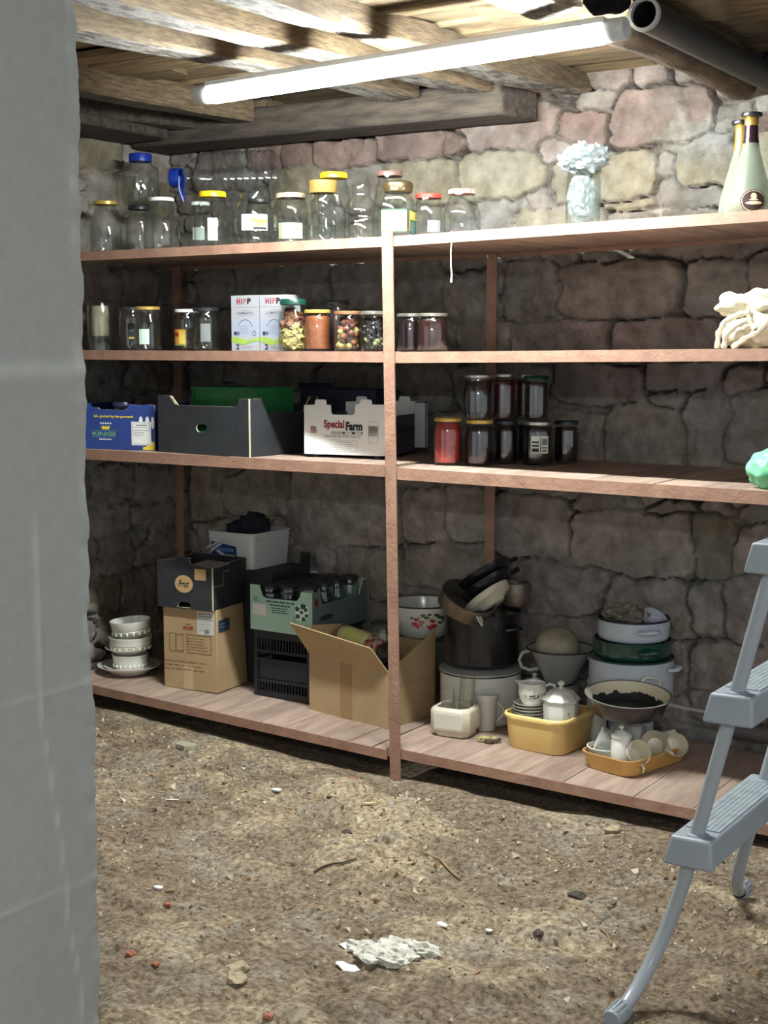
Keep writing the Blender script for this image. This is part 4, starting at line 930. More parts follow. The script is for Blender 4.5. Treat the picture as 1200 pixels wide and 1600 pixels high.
# brown carton
w, d, h = .262, .225, .345
g = T('cardboard_carton', 'taped brown cardboard carton under the black fruit box', 'box', (-1.232, .170, S1(-1.23) - .001), .14)
m = MB(); m.hexa([(0, 0, 0), (w, 0, -.004), (w + .012, d, -.004), (0, d, 0), (0, 0, h), (w, 0, h), (w - .008, d, h), (0, d, h)], CARD)
m.quad(.028, .10, .155, .235, M('print_brown', (122, 98, 66), .85, c2=(150, 122, 84), scale=60)); m.quad(.034, .058, .160, .230, CARD, -.0014); m.quad(.066, .096, .165, .225, CARD, -.0014)
m.frame(.115, .235, .155, .235, .004, MATS['print_brown']); m.lines(.12, .23, .165, .225, 5, MATS['print_brown'], .003); m.lines(.008, .25, .075, .125, 3, MATS['print_brown'], .004)
m.text('HALLER', .098, .150, .258, .268, REDINK, bold=.04); m.lines(.112, .138, .272, .282, 1, REDINK, .003, ragged=0); m.quad(.097, .152, .253, .2545, REDINK)
m.build('carton_body', g, bevel=.003)
m = MB(); LW = M('label_white', (196, 196, 190), .6); m.quad(.168, .250, .238, .335, LW, -.0012); m.lines(.175, .245, .310, .330, 2, INK, .003, -.0018); m.lines(.175, .245, .250, .305, 6, GREYINK, .002, -.0018); m.poly(ell(.215, .252, .012, .010), GREYINK, -.002); m.build('shipping_label', g)
m = MB(); m.quad(.098, .145, .0, .105, M('tape_clear', (186, 166, 128), .25, coat=.3), -.001); m.build('tape_strip', g)
m = MB(); mx = TR(w, 0, 0, 0, 0, PI / 2 - .03); m.quad(.012, .095, .25, .30, M('label_slate', (40, 58, 78), .5), -.001, mx); m.lines(.02, .08, .262, .29, 2, M('slate_line', (120, 138, 156), .6), .003, -.0016, mx); m.build('side_label', g)

# black fruit box on the carton
w, d, h = .272, .27, .206
g = T('fruit_box', 'black fruit box with tan oval label on the brown carton', 'box', (-1.243, .150, S1(-1.23) + .3445), .13)
m = MB(); m.plate([(0, 0), (w, -.002), (w, h - .030), (.165, h - .018), (.158, h + .004), (.100, h + .012), (.090, h - .004), (.0, h - .012)], NAVY, .005, [[(.098, .004), (.168, .004), (.160, .022), (.150, .027), (.112, .027), (.102, .018)]], edge=CARDEDGE)
TAN = M('label_tan', (186, 152, 106), .8)
m.poly(ell(.132, .103, .044, .037, 26), TAN, -.0012); m.text('Frut', .106, .158, .090, .119, INK, y=-.002, bold=.02, shear=.3); m.quad(.185, .240, .124, .170, TAN, -.0012); m.quad(w - .0035, w, 0, h - .03, CARDEDGE, -.0008); m.build('front_panel', g)
m = MB(); m.plate([(0, 0), (w, 0), (w, h - .02), (0, h - .012)], NAVY, .005, mx=TR(0, d - .005, 0), edge=CARDEDGE); m.build('back_panel', g)
for x in (.005, w):
    m = MB(); mx = TR(x, .005, 0, 0, 0, PI / 2); m.plate([(0, 0), (d - .01, 0), (d - .01, h - .02), (.13, h - .02), (.11, h - .03), (0, h - .03)], NAVY, .005, mx=mx, edge=CARDEDGE)
    if x > .1:
        EG = M('crease_edge', (150, 148, 134), .8); m.quad(.0, .075, h - .110, h - .107, EG, -.001, mx); m.quad(.073, .076, h - .110, h - .055, EG, -.001, mx); m.quad(.073, .125, h - .055, h - .052, EG, -.001, mx)
    m.build('side_panel', g)
m = MB(); m.box(.005, w - .005, .005, d - .005, .0015, .006, NAVY); m.build('bottom_panel', g)
m = MB(); m.hexa([(.004, .006, h - .014), (.09, .006, h - .008), (.09, .13, h - .016), (.004, .13, h - .016), (.004, .006, h - .011), (.09, .006, h - .005), (.09, .13, h - .013), (.004, .13, h - .013)], M('inner_card', (150, 150, 146), .9)); m.hexa([(.165, .006, h - .024), (w - .006, .006, h - .034), (w - .006, .13, h - .026), (.165, .13, h - .02), (.165, .006, h - .021), (w - .006, .006, h - .031), (w - .006, .13, h - .023), (.165, .13, h - .017)], MATS['inner_card']); m.build('top_flap', g)
# dark crate behind
g = T('fruit_crate', 'tall black crate standing behind the brown carton against the wall', 'crate', (-1.245, .445, S1(-1.2)), 0)
w, d, h = .375, .275, .478
m = MB(); m.box(0, w, 0, .006, 0, h, NAVY); m.box(0, w, d - .006, d, 0, h, NAVY); m.box(0, .006, .006, d - .006, 0, h, NAVY); m.box(w - .006, w, .006, d - .006, 0, h, NAVY); m.box(.006, w - .006, .006, d - .006, h - .006, h - .001, NAVY); m.build('crate_body', g)
m = MB(); m.box(w - .05, w, d - .006, d, h, h + .055, NAVY); m.box(w - .006, w, d - .06, d - .006, h, h + .05, NAVY); m.build('corner_post', g)
# white bucket with label, full of black cloth
g = T('plastic_tub', 'white rectangular plastic tub with blue fish label', 'tub', (-1.102, .590, S1(-1.2) + .4785), 0)
BKT = M('tub_white', (206, 208, 208), .35); sq = (9, .118, .128)
def rrect(hx, hy, r, z, n=6):
    out = []
    for cx, cy, a0 in ((hx - r, hy - r, 0), (-hx + r, hy - r, PI / 2), (-hx + r, -hy + r, PI), (hx - r, -hy + r, 1.5 * PI)):
        for i in range(n + 1): a = a0 + PI / 2 * i / n; out.append((cx + r * math.cos(a), cy + r * math.sin(a), z))
    return out
def loft(m, rings, mat, cap0=True, cap1=False, smooth=True):
    n = len(rings[0]); vs = [p for r in rings for p in r]; fs = []
    for i in range(len(rings) - 1):
        for k in range(n): fs.append((i * n + k, i * n + (k + 1) % n, (i + 1) * n + (k + 1) % n, (i + 1) * n + k))
    if cap0: fs.append(tuple(range(n - 1, -1, -1)))
    if cap1: fs.append(tuple((len(rings) - 1) * n + k for k in range(n)))
    return m.add(vs, fs, mat, smooth=smooth)
m = MB(); hx, hy = .127, .138
loft(m, [rrect(hx * .93, hy * .93, .02, 0), rrect(hx * .985, hy * .985, .022, .125), rrect(hx, hy, .024, .127), rrect(hx, hy, .024, .134), rrect(hx * .985, hy * .985, .022, .136), rrect(hx * .99, hy * .99, .022, .146), rrect(hx * 1.02, hy * 1.02, .024, .148), rrect(hx * 1.02, hy * 1.02, .024, .154), rrect(hx * .97, hy * .97, .02, .154), rrect(hx * .90, hy * .90, .018, .006)], BKT)
m.add(rrect(hx * .90, hy * .90, .018, .006), [tuple(range(28))], BKT); m.build('tub_body', g, ang=35)
m = MB(); mx = TR(-.004, -.1310, .0, .066, 0, 0)
BLB = M('label_blue', (30, 66, 124), .4, c2=(22, 48, 96), scale=20)
m.plate([(-.098, .020), (.040, .014), (.040, .094), (-.030, .104), (-.098, .062)], BLB, .0005, mx=mx); m.plate([(-.098, .080), (-.058, .104), (-.098, .112)], BLB, .0005, mx=mx)
m.plate([(-.075, .070), (-.062, .076), (-.040, .066), (-.010, .052), (.000, .054), (-.004, .045), (-.035, .048), (-.06, .062)], M('fish_pale', (196, 206, 214), .5), .0004, mx=mx @ TR(0, -.001, 0))
m.lines(-.055, .030, .070, .086, 2, M('label_lightblue', (118, 160, 190), .5), .005, -.0012, mx, .05); m.quad(-.012, .033, .026, .058, M('label_note', (186, 190, 184), .6), -.0012, mx); m.lines(-.008, .028, .032, .052, 3, GREYINK, y=-.0016, mx=mx); m.lines(-.09, .03, .020, .026, 1, MATS['label_lightblue'], .002, -.0012, mx)
m.build('tub_label', g)
m = MB(); m.tube([(-.120, -.02, .140), (-.128, -.08, .11), (-.125, -.140, .075), (-.10, -.150, .086), (-.055, -.150, .110), (-.02, -.146, .122)], .004, BKT, 8); m.build('handle', g)
BCL = M('black_cloth', (22, 25, 34), .95, c2=(30, 33, 44), scale=20, bump=.3)
o = MB(); o.blob((0, 0, .10), (.100, .108, .035), BCL, .25, 3, 3, 4); o.blob((.025, .0, .145), (.068, .06, .062), BCL, .45, 2.6, 8, 4); o.blob((-.045, -.03, .135), (.05, .05, .035), BCL, .4, 2.6, 12, 3)
c = o.build('cloth', ang=80); c.location = (-1.100, .590, S1(-1.2) + .4785 + .02); tag(c, 'black cloth heaped in the white tub', 'cloth')

# black plastic crate with mint tray of jars on it
cx0, cy0 = -.858, .305
g = T('plastic_crate', 'black slatted plastic crate under the mint green tray', 'crate', (cx0, cy0, S1(-.7) - .003), .05)
w, d, h = .275, .41, .285
m = MB(); BP = BLKPLA
for (x0, x1, y0, y1) in ((0, .016, 0, .016), (w - .016, w, 0, .016), (0, .016, d - .016, d), (w - .016, w, d - .016, d)): m.box(x0, x1, y0, y1, 0, h, BP)
for z0_, z1_ in ((0, .030), (.066, .078), (.155, .166), (.19, .202), (h - .035, h)):
    m.box(.016, w - .016, 0, .010, z0_, z1_, BP); m.box(.016, w - .016, d - .010, d, z0_, z1_, BP); m.box(0, .010, .016, d - .016, z0_, z1_, BP); m.box(w - .010, w, .016, d - .016, z0_, z1_, BP)
m.box(.016, w - .016, .011, .014, .078, .155, M('crate_panel', (30, 35, 43), .4)); m.build('crate_frame', g, bevel=.0015)
m = MB()
for i in range(16):
    x = .022 + i * .0148; m.box(x, x + .005, .001, .008, .030, .066, BP); m.box(x, x + .005, .001, .008, .202, .250, BP)
m.build('slat_grid', g); m = MB()
for i in range(22):
    y = .022 + i * .0172; m.box(w - .008, w - .001, y, y + .006, .030, .250, BP)
m.build('slat_grid', g); m = MB(); m.box(.010, w - .010, .010, d - .010, .004, .008, BP); m.build('crate_bottom', g)

MINT = M('mint_card', (170, 204, 186), .7, c2=(158, 192, 174), scale=5)
w, d = .305, .43; zt = S1(-.7) - .003 + h + .001
g = T('fruit_tray', 'mint green printed fruit tray full of jars', 'box', (cx0 - .008, cy0 - .010, zt), .03)
H = .186
front = [(0, 0), (w, -.004), (w, H - .012), (w - .050, H - .010), (w - .058, H - .034), (w - .075, H - .050), (.080, H - .052), (.062, H - .044), (.052, H - .020), (.046, H), (0, H)]
def fx(m):
    PG = M('print_green', (46, 78, 66), .8)
    m.lines(.014, .048, .118, .142, 3, PG, .003); m.quad(.012, .082, .062, .108, PAPER); 
    for i in range(5): m.quad(.012, .082, .066 + i * .009, .0667 + i * .009, M('table_red', (186, 140, 134), .8), -.0014)
    for i in range(6): m.quad(.016 + i * .012, .0166 + i * .012, .062, .108, MATS['table_red'], -.0014)
    m.lines(.082, .222, .118, .128, 1, PG, .006, -.0012, None, 0); m.lines(.098, .200, .103, .115, 1, PG, .006, -.0012, None, 0); m.lines(.108, .190, .075, .102, 3, PG, .004, ragged=.1)
    m.plate([(.222, .108), (.245, .120), (.262, .128), (.285, .120), (.290, .095), (.286, .070), (.268, .052), (.232, .060), (.226, .085)], PAPER, .0004, mx=TR(0, -.0008, 0))
    DG = M('leaf_green', (26, 92, 66), .7)
    for a, b_, s_ in ((.236, .104, .012), (.262, .116, .013), (.276, .104, .010), (.256, .092, .009), (.238, .074, .011), (.266, .064, .011), (.280, .080, .009), (.270, .118, .008)):
        m.plate([(a - s_, b_ + s_ * .3), (a - s_ * .2, b_ + s_), (a + s_, b_ + s_ * .4), (a + s_ * .6, b_ - s_ * .7), (a - s_ * .7, b_ - s_ * .8)], DG, .0004, mx=TR(0, -.0014, 0))
    m.tube([(.252 + .034 * math.cos(t), -.001, .066 + .034 * math.sin(t)) for t in np.linspace(PI * .93, PI * 1.78, 14)], .0011, GREYINK, 5)
side = [(0, 0), (d - .01, 0), (d - .01, H - .012), (d - .05, H - .012), (d - .08, H - .070), (.075, H - .070), (.050, H - .014), (0, H - .012)]
def sx(m, mx): 
    m.poly(ell(.028, .130, .013, .018, 14), M('cherry_red', (120, 34, 44), .7), -.001, mx); m.poly(ell(.10, .06, .05, .012, 20), M('side_shape', (40, 52, 54), .8), -.001, mx)
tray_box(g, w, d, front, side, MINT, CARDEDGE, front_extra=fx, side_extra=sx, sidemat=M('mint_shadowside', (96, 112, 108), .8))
GM = 'jars with dark lids in the mint green tray'
nms = ['front row, first', 'front row, second', 'front row, third', 'second row, first', 'second row, second', 'second row, third', 'third row, first', 'third row, second', 'third row, third', 'back row, first', 'back row, second', 'back row, third']
q = 0
for r_ in range(4):
    for c_ in range(3):
        a = .03; lx, ly = .055 + c_ * .097, .062 + r_ * .100
        jar('dark lidded jar in the mint tray, %s from the left' % nms[q], cx0 - .008 + lx * math.cos(a) - ly * math.sin(a), cy0 - .010 + lx * math.sin(a) + ly * math.cos(a), zt + .0085, .044, .172 + .006 * ((q * 7) % 3), 'std', .038, DKLID, .014, group=GM, lidr=.042); q += 1

# open brown box with bottles
w, d, h = .405, .30, .30
BX = (-.545, .262)
g = T('cardboard_box', 'open brown cardboard box with raised front flap by the post', 'box', (BX[0], BX[1], S1(-.3) + .001), -.105)
zf = lambda x: -.006 + .0 * x
m = MB(); m.hexa([(.0, .0, .006), (w, 0, -.010), (w, .005, -.010), (0, .005, .006), (0, 0, .235), (w, 0, .215), (w, .005, .215), (0, .005, .235)], CARD); m.build('front_panel', g)
m = MB(); m.hexa([(0, 0, .235), (w, 0, .215), (w, .005, .215), (0, .005, .235), (-.035, -.075, .365), (w - .035, -.065, .315), (w - .035, -.060, .317), (-.035, -.070, .367)], CARD); m.build('front_flap', g)
m = MB(); m.quad(.165, .225, .0, .222, TAPE, -.0008); m.build('tape_strip', g)
m = MB(); m.hexa([(w - .005, .005, -.010), (w, .005, -.010), (w, d, -.006), (w - .005, d, -.006), (w - .005, .005, .22), (w, .005, .22), (w, d, .335), (w - .005, d, .335)], CARD)
m.hexa([(w + .0002, .005, .150), (w + .0006, .005, .150), (w + .0006, d, .152), (w + .0002, d, .152), (w + .0002, .005, .1515), (w + .0006, .005, .1515), (w + .0006, d, .1535), (w + .0002, d, .1535)], M('crease_brown', (130, 104, 70), .9)); m.build('side_panel', g)
m = MB(); m.box(0, .005, .005, d - .005, .006, .25, CARD); m.build('side_panel', g)
m = MB(); m.box(0, w, d - .005, d, -.006, .285, CARDIN); m.build('back_panel', g); m = MB(); m.hexa([(.005, .005, .004), (w - .005, .005, -.008), (w - .005, d - .005, -.004), (.005, d - .005, .006), (.005, .005, .008), (w - .005, .005, -.004), (w - .005, d - .005, .0), (.005, d - .005, .010)], CARDIN); m.build('bottom_panel', g)
m = MB(); m.hexa([(0, .0, .25), (.004, .0, .25), (.004, d * .7, .25), (0, d * .7, .25), (-.01, .03, .345), (-.006, .03, .345), (.02, d * .6, .33), (.016, d * .6, .33)], CARDIN); m.build('side_flap', g)
def to_box(lx, ly): a = -.105; return BX[0] + lx * math.cos(a) - ly * math.sin(a), BX[1] + lx * math.sin(a) + ly * math.cos(a)
def lying_bottle(label, lx, ly, z, r, l, yaw, tilt, mats, cat='bottle', name='bottle'):
    x, y = to_box(lx, ly); g = T(name, label, cat, (x, y, z), rot=(0, 0, 0)); A = Euler((0, PI / 2 + tilt, yaw)).to_matrix().to_4x4()
    m = MB(); m.lathe([(0, -l / 2), (r * .9, -l / 2), (r, -l / 2 + .006), (r, l * .18), (r * .8, l * .28), (r * .4, l * .38), (r * .38, l * .46), (0, l * .46)], mats[0], 24, A); m.build('bottle_body', g, ang=50)
    m = MB(); m.lathe([(r * 1.01, -l * .38), (r * 1.01, l * .12)], mats[1], 24, A); m.build('bottle_label', g)
    m = MB(); m.lathe([(r * .44, l * .40), (r * .44, l * .50), (0, l * .50)], mats[2], 16, A); m.build('bottle_cap', g)
zb = S1(-.3)
lying_bottle('pale yellow bottle lying in the open cardboard box', .17, .13, zb + .285, .042, .22, -.2, .12, (M('pale_bottle', (206, 204, 160), .3), M('label_lime', (202, 206, 128), .5), WLID))
lying_bottle('red and white labelled bottle lying in the open cardboard box', .29, .10, zb + .268, .042, .22, -.45, .10, (M('dark_bottle', (40, 44, 40), .2), M('label_redwhite', (206, 190, 180), .4, c2=(150, 52, 48), scale=26, lo=.45, hi=.52), REDLID))
lying_bottle('dark bottle lying deeper in the cardboard box', .20, .2, zb + .19, .045, .25, .1, 0, (MATS['dark_bottle'], M('label_blackish', (60, 56, 54), .5), DKLID))
lying_bottle('dark glass bottle lying at the bottom front of the box', .22, .08, zb + .10, .044, .25, -.1, 0, (MATS['dark_bottle'], M('label_offwhite', (190, 184, 168), .5), DKLID))
x, y = to_box(.235, .165)
jar('dim round jar standing in the open cardboard box', x, y, S1(-.2) + .006, .046, .365, 'slope', .040, DKLID, .016, fill=liquid(M('dim_fill', (70, 60, 54), .6), .8))

# ================================================================== bottom shelf, right bay: pots and crockery
DKRIM = M('blue_black_rim', (22, 26, 36), .3); BLKEN = M('black_enamel', (20, 22, 28), .28, coat=.3); ALU = M('dull_aluminium', (150, 146, 136), .42, metal=.75, c2=(112, 96, 78), scale=12, bump=.1)
GREYEN = M('grey_enamel', (176, 184, 194), .2, coat=.4); GRNEN = M('green_enamel', (18, 62, 54), .15, coat=.6); STEEL = M('steel_handle', (128, 130, 132), .5)
def pot(name, label, x, y, z, r, h, mat, rim=None, rot=None, group=None, cat='pot', inner=None, handles=(), hmat=None, hz=.75, bulge=0, lidm=None, flat=.0):
    g = T(name, label, cat, (x, y, z), rot=rot or (0, 0, 0), group=group)
    t = .003
    m = MB(); out = [(0, 0), (r * .93, 0), (r * .985, .008), (r, .02), (r, h - .004)]
    m.lathe(out + [(r - t, h - .004)], mat, 48); m.lathe([(r - t, h - .004), (r - t, .016), (r * .9, .006), (0, .006)], inner or mat, 48); m.build('pot_body', g, ang=50)
    m = MB(); m.tube([(r * math.cos(2 * PI * k / 40), r * math.sin(2 * PI * k / 40), h - .002) for k in range(40)], .0042, rim or mat, 6, closed=True); m.build('rim', g)
    for a in handles:
        c, s_ = math.cos(a), math.sin(a); hw = .040
        p = []
        for k in range(9):
            u = -1 + k / 4; o_ = .030 * (1 - u ** 4); p.append(((r - .002 + o_) * c - s_ * hw * u, (r - .002 + o_) * s_ + c * hw * u, h * hz + .006 * (1 - abs(u))))
        m = MB(); m.tube(p, [.0075] * 2 + [.009] * 5 + [.0075] * 2, hmat or mat, 10); m.build('handle', g)
    if lidm:
        m = MB(); m.lathe([(r * 1.03, h + .001), (r * 1.035, h + .006), (r * .95, h + .010), (r * .5, h + .022), (0, h + .024)], lidm, 48); m.build('pot_lid', g)
    return g
S = S1
# enamel basin with cherries
g = T('enamel_basin', 'white enamel basin painted with red cherries behind the open cardboard box', 'basin', (-.225, .605, S(-.2) + .289), 0)
m = MB(); m.lathe([(0, 0), (.080, 0), (.098, .012), (.125, .07), (.137, .132), (.150, .136), (.150, .139), (.135, .137), (.122, .07), (.095, .016), (0, .006)], WHITE, 48); m.build('basin_body', g, ang=50)
m = MB(); m.tube([(.149 * math.cos(2 * PI * k / 40), .149 * math.sin(2 * PI * k / 40), .138) for k in range(40)], .003, DKRIM, 6, closed=True); m.build('rim', g)
m = MB(); CH = M('cherry_paint', (164, 34, 40), .25); LF = M('leaf_paint', (56, 70, 44), .4)
def onb(a, z): rr = float(np.interp(z, [0, .012, .07, .132], [.08, .098, .125, .137])) + .001; return Vector((rr * math.sin(a), -rr * math.cos(a), z))
for a, z, s_, mt in ((.30, .072, .013, CH), (.42, .065, .014, CH), (.52, .080, .011, CH), (.36, .090, .010, CH), (.78, .060, .015, CH), (.92, .066, .014, CH), (.85, .085, .012, CH), (.66, .098, .011, LF), (.56, .108, .010, LF), (.75, .110, .009, LF), (.98, .108, .012, LF), (1.1, .098, .012, LF), (1.12, .075, .010, LF), (.22, .095, .008, LF)):
    p = onb(a, z); m.blob((0, 0, 0), (s_, .0012, s_ * (.95 if mt is CH else .7)), mt, .15, 2, int(a * 99), 2, TR(p.x, p.y, p.z, -.35, 0, a))
m.tube([onb(a, .088 + .012 * math.sin((a - .3) * 6)) for a in np.linspace(.3, 1.0, 12)], .0012, LF, 5)
m.build('cherry_decoration', g)

# white pot, black pot on it, pans on top
pot('enamel_pot', 'big white enamel pot with lid under the black pot', .085, .535, S(.08), .158, .198, WHITE, DKRIM, lidm=M('lid_silver', (190, 192, 190), .3, metal=.4))
pot('enamel_pot', 'big black enamel pot standing on the white pot', .082, .545, S(.08) + .223, .146, .200, BLKEN, BLKEN, handles=(-.15, PI - .1), inner=BLKEN, lidm=BLKEN)
zt = S(.08) + .223 + .200
g = T('cooking_pan', 'tarnished aluminium pan tilted on top of the black pot', 'pan', (.055, .445, zt + .018), rot=(.12, .50, .0))
m = MB(); r = .108
m.lathe([(0, 0), (r * .9, 0), (r, .01), (r * 1.02, .068), (r * .99, .068), (r * .97, .012), (0, .006)], ALU, 48); m.build('pan_body', g, ang=50)
m = MB(); a = -.55
for s_ in (-1, 1): m.tube([Vector((r * 1.02 * math.cos(a + s_ * .06), r * 1.02 * math.sin(a + s_ * .06), .052)), Vector(((r + .022) * math.cos(a + s_ * .05), (r + .022) * math.sin(a + s_ * .05), .050)), Vector(((r + .034) * math.cos(a + s_ * .02), (r + .034) * math.sin(a + s_ * .02), .046)), Vector(((r + .045) * math.cos(a), (r + .045) * math.sin(a), .044))], .0045, M('clasp_white', (200, 198, 190), .3), 8)
m.build('clasp', g)
m = MB(); a = 1.9; m.tube([((r + .012) * math.cos(a) + .016 * math.cos(t), (r + .012) * math.sin(a), .070 + .016 * math.sin(t)) for t in np.linspace(-.4, PI + .4, 12)], .004, BLKPLA, 8); m.build('ring_handle', g)
def frypan(label, loc, rot, r, mat, inner):
    g = T('frying_pan', label, 'pan', loc, rot=rot)
    m = MB(); m.lathe([(0, 0), (r * .8, 0), (r * .86, .004), (r, .034), (r * .985, .036), (r * .84, .008), (0, .005)], mat, 44); m.build('pan_body', g, ang=50)
    m = MB(); m.tube([(0, r * .97, .030), (0, r + .04, .040), (0, r + .11, .046)], [.008, .009, .010], inner, 10); m.build('handle', g)
frypan('upper black frying pan wedged slanting in the tilted pan', (.108, .545, zt + .128), (.10, -.62, -.2), .112, BLKEN, BLKPLA)
frypan('lower black frying pan wedged slanting in the tilted pan', (.125, .535, zt + .088), (.10, -.66, -.2), .112, BLKEN, BLKPLA)
dish('enamel_bowl', 'cream enamel bowl leaning under the black frying pans', 'bowl', .150, .515, zt + .030, .055, .100, .052, CREAM, rot=(.12, -.72, -.2))
pot('small_pot', 'small dull aluminium pot behind the frying pans', .188, .625, zt + .024, .052, .088, ALU, ALU)

# square ceramic pot with two tumblers
g = T('ceramic_planter', 'square cream ceramic pot with cut corners holding two glasses', 'pot', (.114, .290, S(.11) + .0005), .12)
def oct_(hx, hy, c, z): return [(hx, -hy + c, z), (hx, hy - c, z), (hx - c, hy, z), (-hx + c, hy, z), (-hx, hy - c, z), (-hx, -hy + c, z), (-hx + c, -hy, z), (hx - c, -hy, z)]
m = MB(); C_ = .022
loft(m, [oct_(.068, .060, C_, 0), oct_(.070, .062, C_, .018), oct_(.078, .070, C_, .022), oct_(.080, .072, C_, .026), oct_(.080, .072, C_, .095), oct_(.074, .066, C_, .106), oct_(.066, .058, C_, .110), oct_(.062, .054, C_, .108), oct_(.062, .054, C_, .012)], CREAM, smooth=False)
m.add(oct_(.062, .054, C_, .012), [tuple(range(8))], CREAM)
m.build('planter_body', g, bevel=.003)
m = MB(); m.box(-.055, .055, -.0725, -.071, .032, .088, M('panel_cream', (206, 204, 190), .2, coat=.3)); m.build('raised_panel', g, bevel=.001)
def tumbler(label, x, y, z, r, h, rot, ribs):
    m = MB(); n = 40
    pf = [(r * .82, 0), (r * .86, .006), (r * .92, h * .5), (r, h), (r - .002, h + .001), (r - .004, h), (r * .90 - .003, h * .5), (r * .80, .010), (0, .009)]
    m.lathe([(0, .0)] + pf, TUMBLER, n)
    if ribs:
        k = []
        for i, v in enumerate(m.v):
            if v[2] < h * .82 and v[2] > .001:
                a = math.atan2(v[1], v[0]); q = 1 + .035 * math.cos(10 * a); k.append((v[0] * q, v[1] * q, v[2]))
            else: k.append(v)
        m.v = k
    o = m.build('drinking_glass', ang=60); o.location = (x, y, z); o.rotation_euler = rot; tag(o, label, 'glass', 'glasses in the square ceramic pot')
zz = S(.1) + .014
tumbler('short ribbed drinking glass at the left in the square ceramic pot', .086, .295, zz, .027, .150, (0, -.06, 0), True)
tumbler('taller plain drinking glass at the right in the square ceramic pot', .145, .300, zz, .031, .205, (-.03, .07, 0), True)
# white mug-like canister behind
g = T('enamel_mug', 'tall white mug with flared rim right of the square pot', 'mug', (.182, .408, S(.18) + .0005), 0)
m = MB(); m.lathe([(0, 0), (.034, 0), (.036, .004), (.041, .118), (.047, .128), (.0475, .140), (.043, .140), (.040, .120), (.033, .006), (0, .006)], WHITE, 36); m.build('mug_body', g, ang=45)
m = MB(); m.tube([(.040 + .0 * k, 0, .105) if k == 0 else (.041 + .026 * math.sin(k * PI / 8), -.0, .105 - .070 * k / 8) for k in range(9)], .004, WHITE, 8, mx=TR(0, 0, 0, 0, 0, .5)); m.build('handle', g)
# flat stained slab
m = MB(); m.hexa([(-.04, -.022, 0), (.025, -.030, 0), (.050, .015, 0), (-.025, .032, 0), (-.04, -.022, .014), (.025, -.030, .012), (.050, .015, .018), (-.025, .032, .014)], M('stained_slab', (176, 164, 110), .8, c2=(70, 62, 48), scale=26, lo=.45, hi=.55))
o = m.build('sponge', bevel=.003); o.location = (.265, .268, S(.27) + .0005); tag(o, 'flat stained yellowish slab lying beside the yellow basin', 'slab')

# yellow basin with saucers, creamer and sugar bowl
YB = M('yellow_plastic', (220, 190, 124), .45, c2=(212, 180, 112), scale=6); YBR = M('yellow_rim', (230, 202, 128), .4)
bx, by, brz = .465, .372, -.06
g = T('plastic_basin', 'deep yellow plastic basin holding saucers, creamer and sugar bowl', 'basin', (bx, by, S(.46)), brz)
m = MB(); hx, hy, R_ = .128, .135, .05
loft(m, [rrect(hx * .90, hy * .90, R_, .0005), rrect(hx * .92, hy * .92, R_, .006), rrect(hx * .985, hy * .985, R_, .122), rrect(hx * .975, hy * .975, R_, .122), rrect(hx * .90, hy * .90, R_ * .9, .010)], YB); m.add(rrect(hx * .90, hy * .90, R_ * .9, .010), [tuple(range(28))], YB); m.build('basin_body', g, ang=50)
m = MB(); loft(m, [rrect(hx * .99, hy * .99, R_, .112), rrect(hx * 1.03, hy * 1.03, R_ * 1.1, .114), rrect(hx * 1.04, hy * 1.04, R_ * 1.1, .124), rrect(hx * 1.02, hy * 1.02, R_ * 1.1, .130), rrect(hx * .985, hy * .985, R_, .131), rrect(hx * .97, hy * .97, R_, .124)], YBR, cap0=False); m.build('rim', g, ang=60)
zb = S(.46) + .0105
# something hidden lifts the saucers: a stacked deep dish
def inb(lx, ly): return bx + lx * math.cos(brz) - ly * math.sin(brz), by + lx * math.sin(brz) + ly * math.cos(brz)
sx_, sy_ = inb(-.066, -.030)
dish('deep_dish', 'white deep dish at the bottom of the saucer pile in the yellow basin', 'dish', sx_, sy_, zb, .046, .060, .085, PORC)
ordn = ['lowest', 'second from bottom', 'middle', 'fourth from bottom', 'topmost']
BRM = M('brown_rim', (110, 86, 66), .3)
for i in range(5):
    pz = zb + .0855 + i * .0115
    m = MB(); r = .064; m.lathe([(0, 0), (r * .55, 0), (r * .57, .003), (r * .75, .006), (r, .015), (r * 1.0, .017), (r * .72, .009), (r * .5, .005), (0, .005)], PORC, 40); 
    o = m.build('saucer', ang=50); o.location = (sx_ + .003 * math.sin(i * 2.2), sy_, pz); tag(o, 'white saucer, %s of the pile under the creamer' % ordn[i], 'saucer', 'saucers piled in the yellow basin')
    m = MB(); m.tube([((r - .0005) * math.cos(2 * PI * k / 36), (r - .0005) * math.sin(2 * PI * k / 36), .0168) for k in range(36)], .0007, BRM, 5, closed=True); m.build('rim_line', o)
cz = zb + .0855 + 4 * .0115 + .0056
g = T('creamer_jug', 'white creamer jug with dark flower print on the saucers', 'jug', (sx_ + .012, sy_, cz), .38)
m = MB(); m.lathe([(0, 0), (.034, 0), (.038, .005), (.050, .026), (.054, .048), (.048, .066), (.043, .074), (.047, .083), (.044, .084), (.040, .074), (.050, .046), (.036, .012), (0, .008)], PORC, 40)
k = []
for v in m.v:                                   # draw the rim out into a spout
    if v[2] > .060 and v[0] < -.03: q = (v[2] - .060) / .024 * max(0, 1 - abs(v[1]) / .024); k.append((v[0] - .022 * q, v[1], v[2] + .004 * q))
    else: k.append(v)
m.v = k; m.build('jug_body', g, ang=50)
m = MB(); m.tube([(.045, 0, .072), (.062, 0, .080), (.078, 0, .076), (.084, 0, .060), (.076, 0, .042), (.062, 0, .030), (.050, 0, .026)], .005, PORC, 10); m.build('handle', g)
m = MB(); FL = M('flower_print', (74, 72, 72), .5)
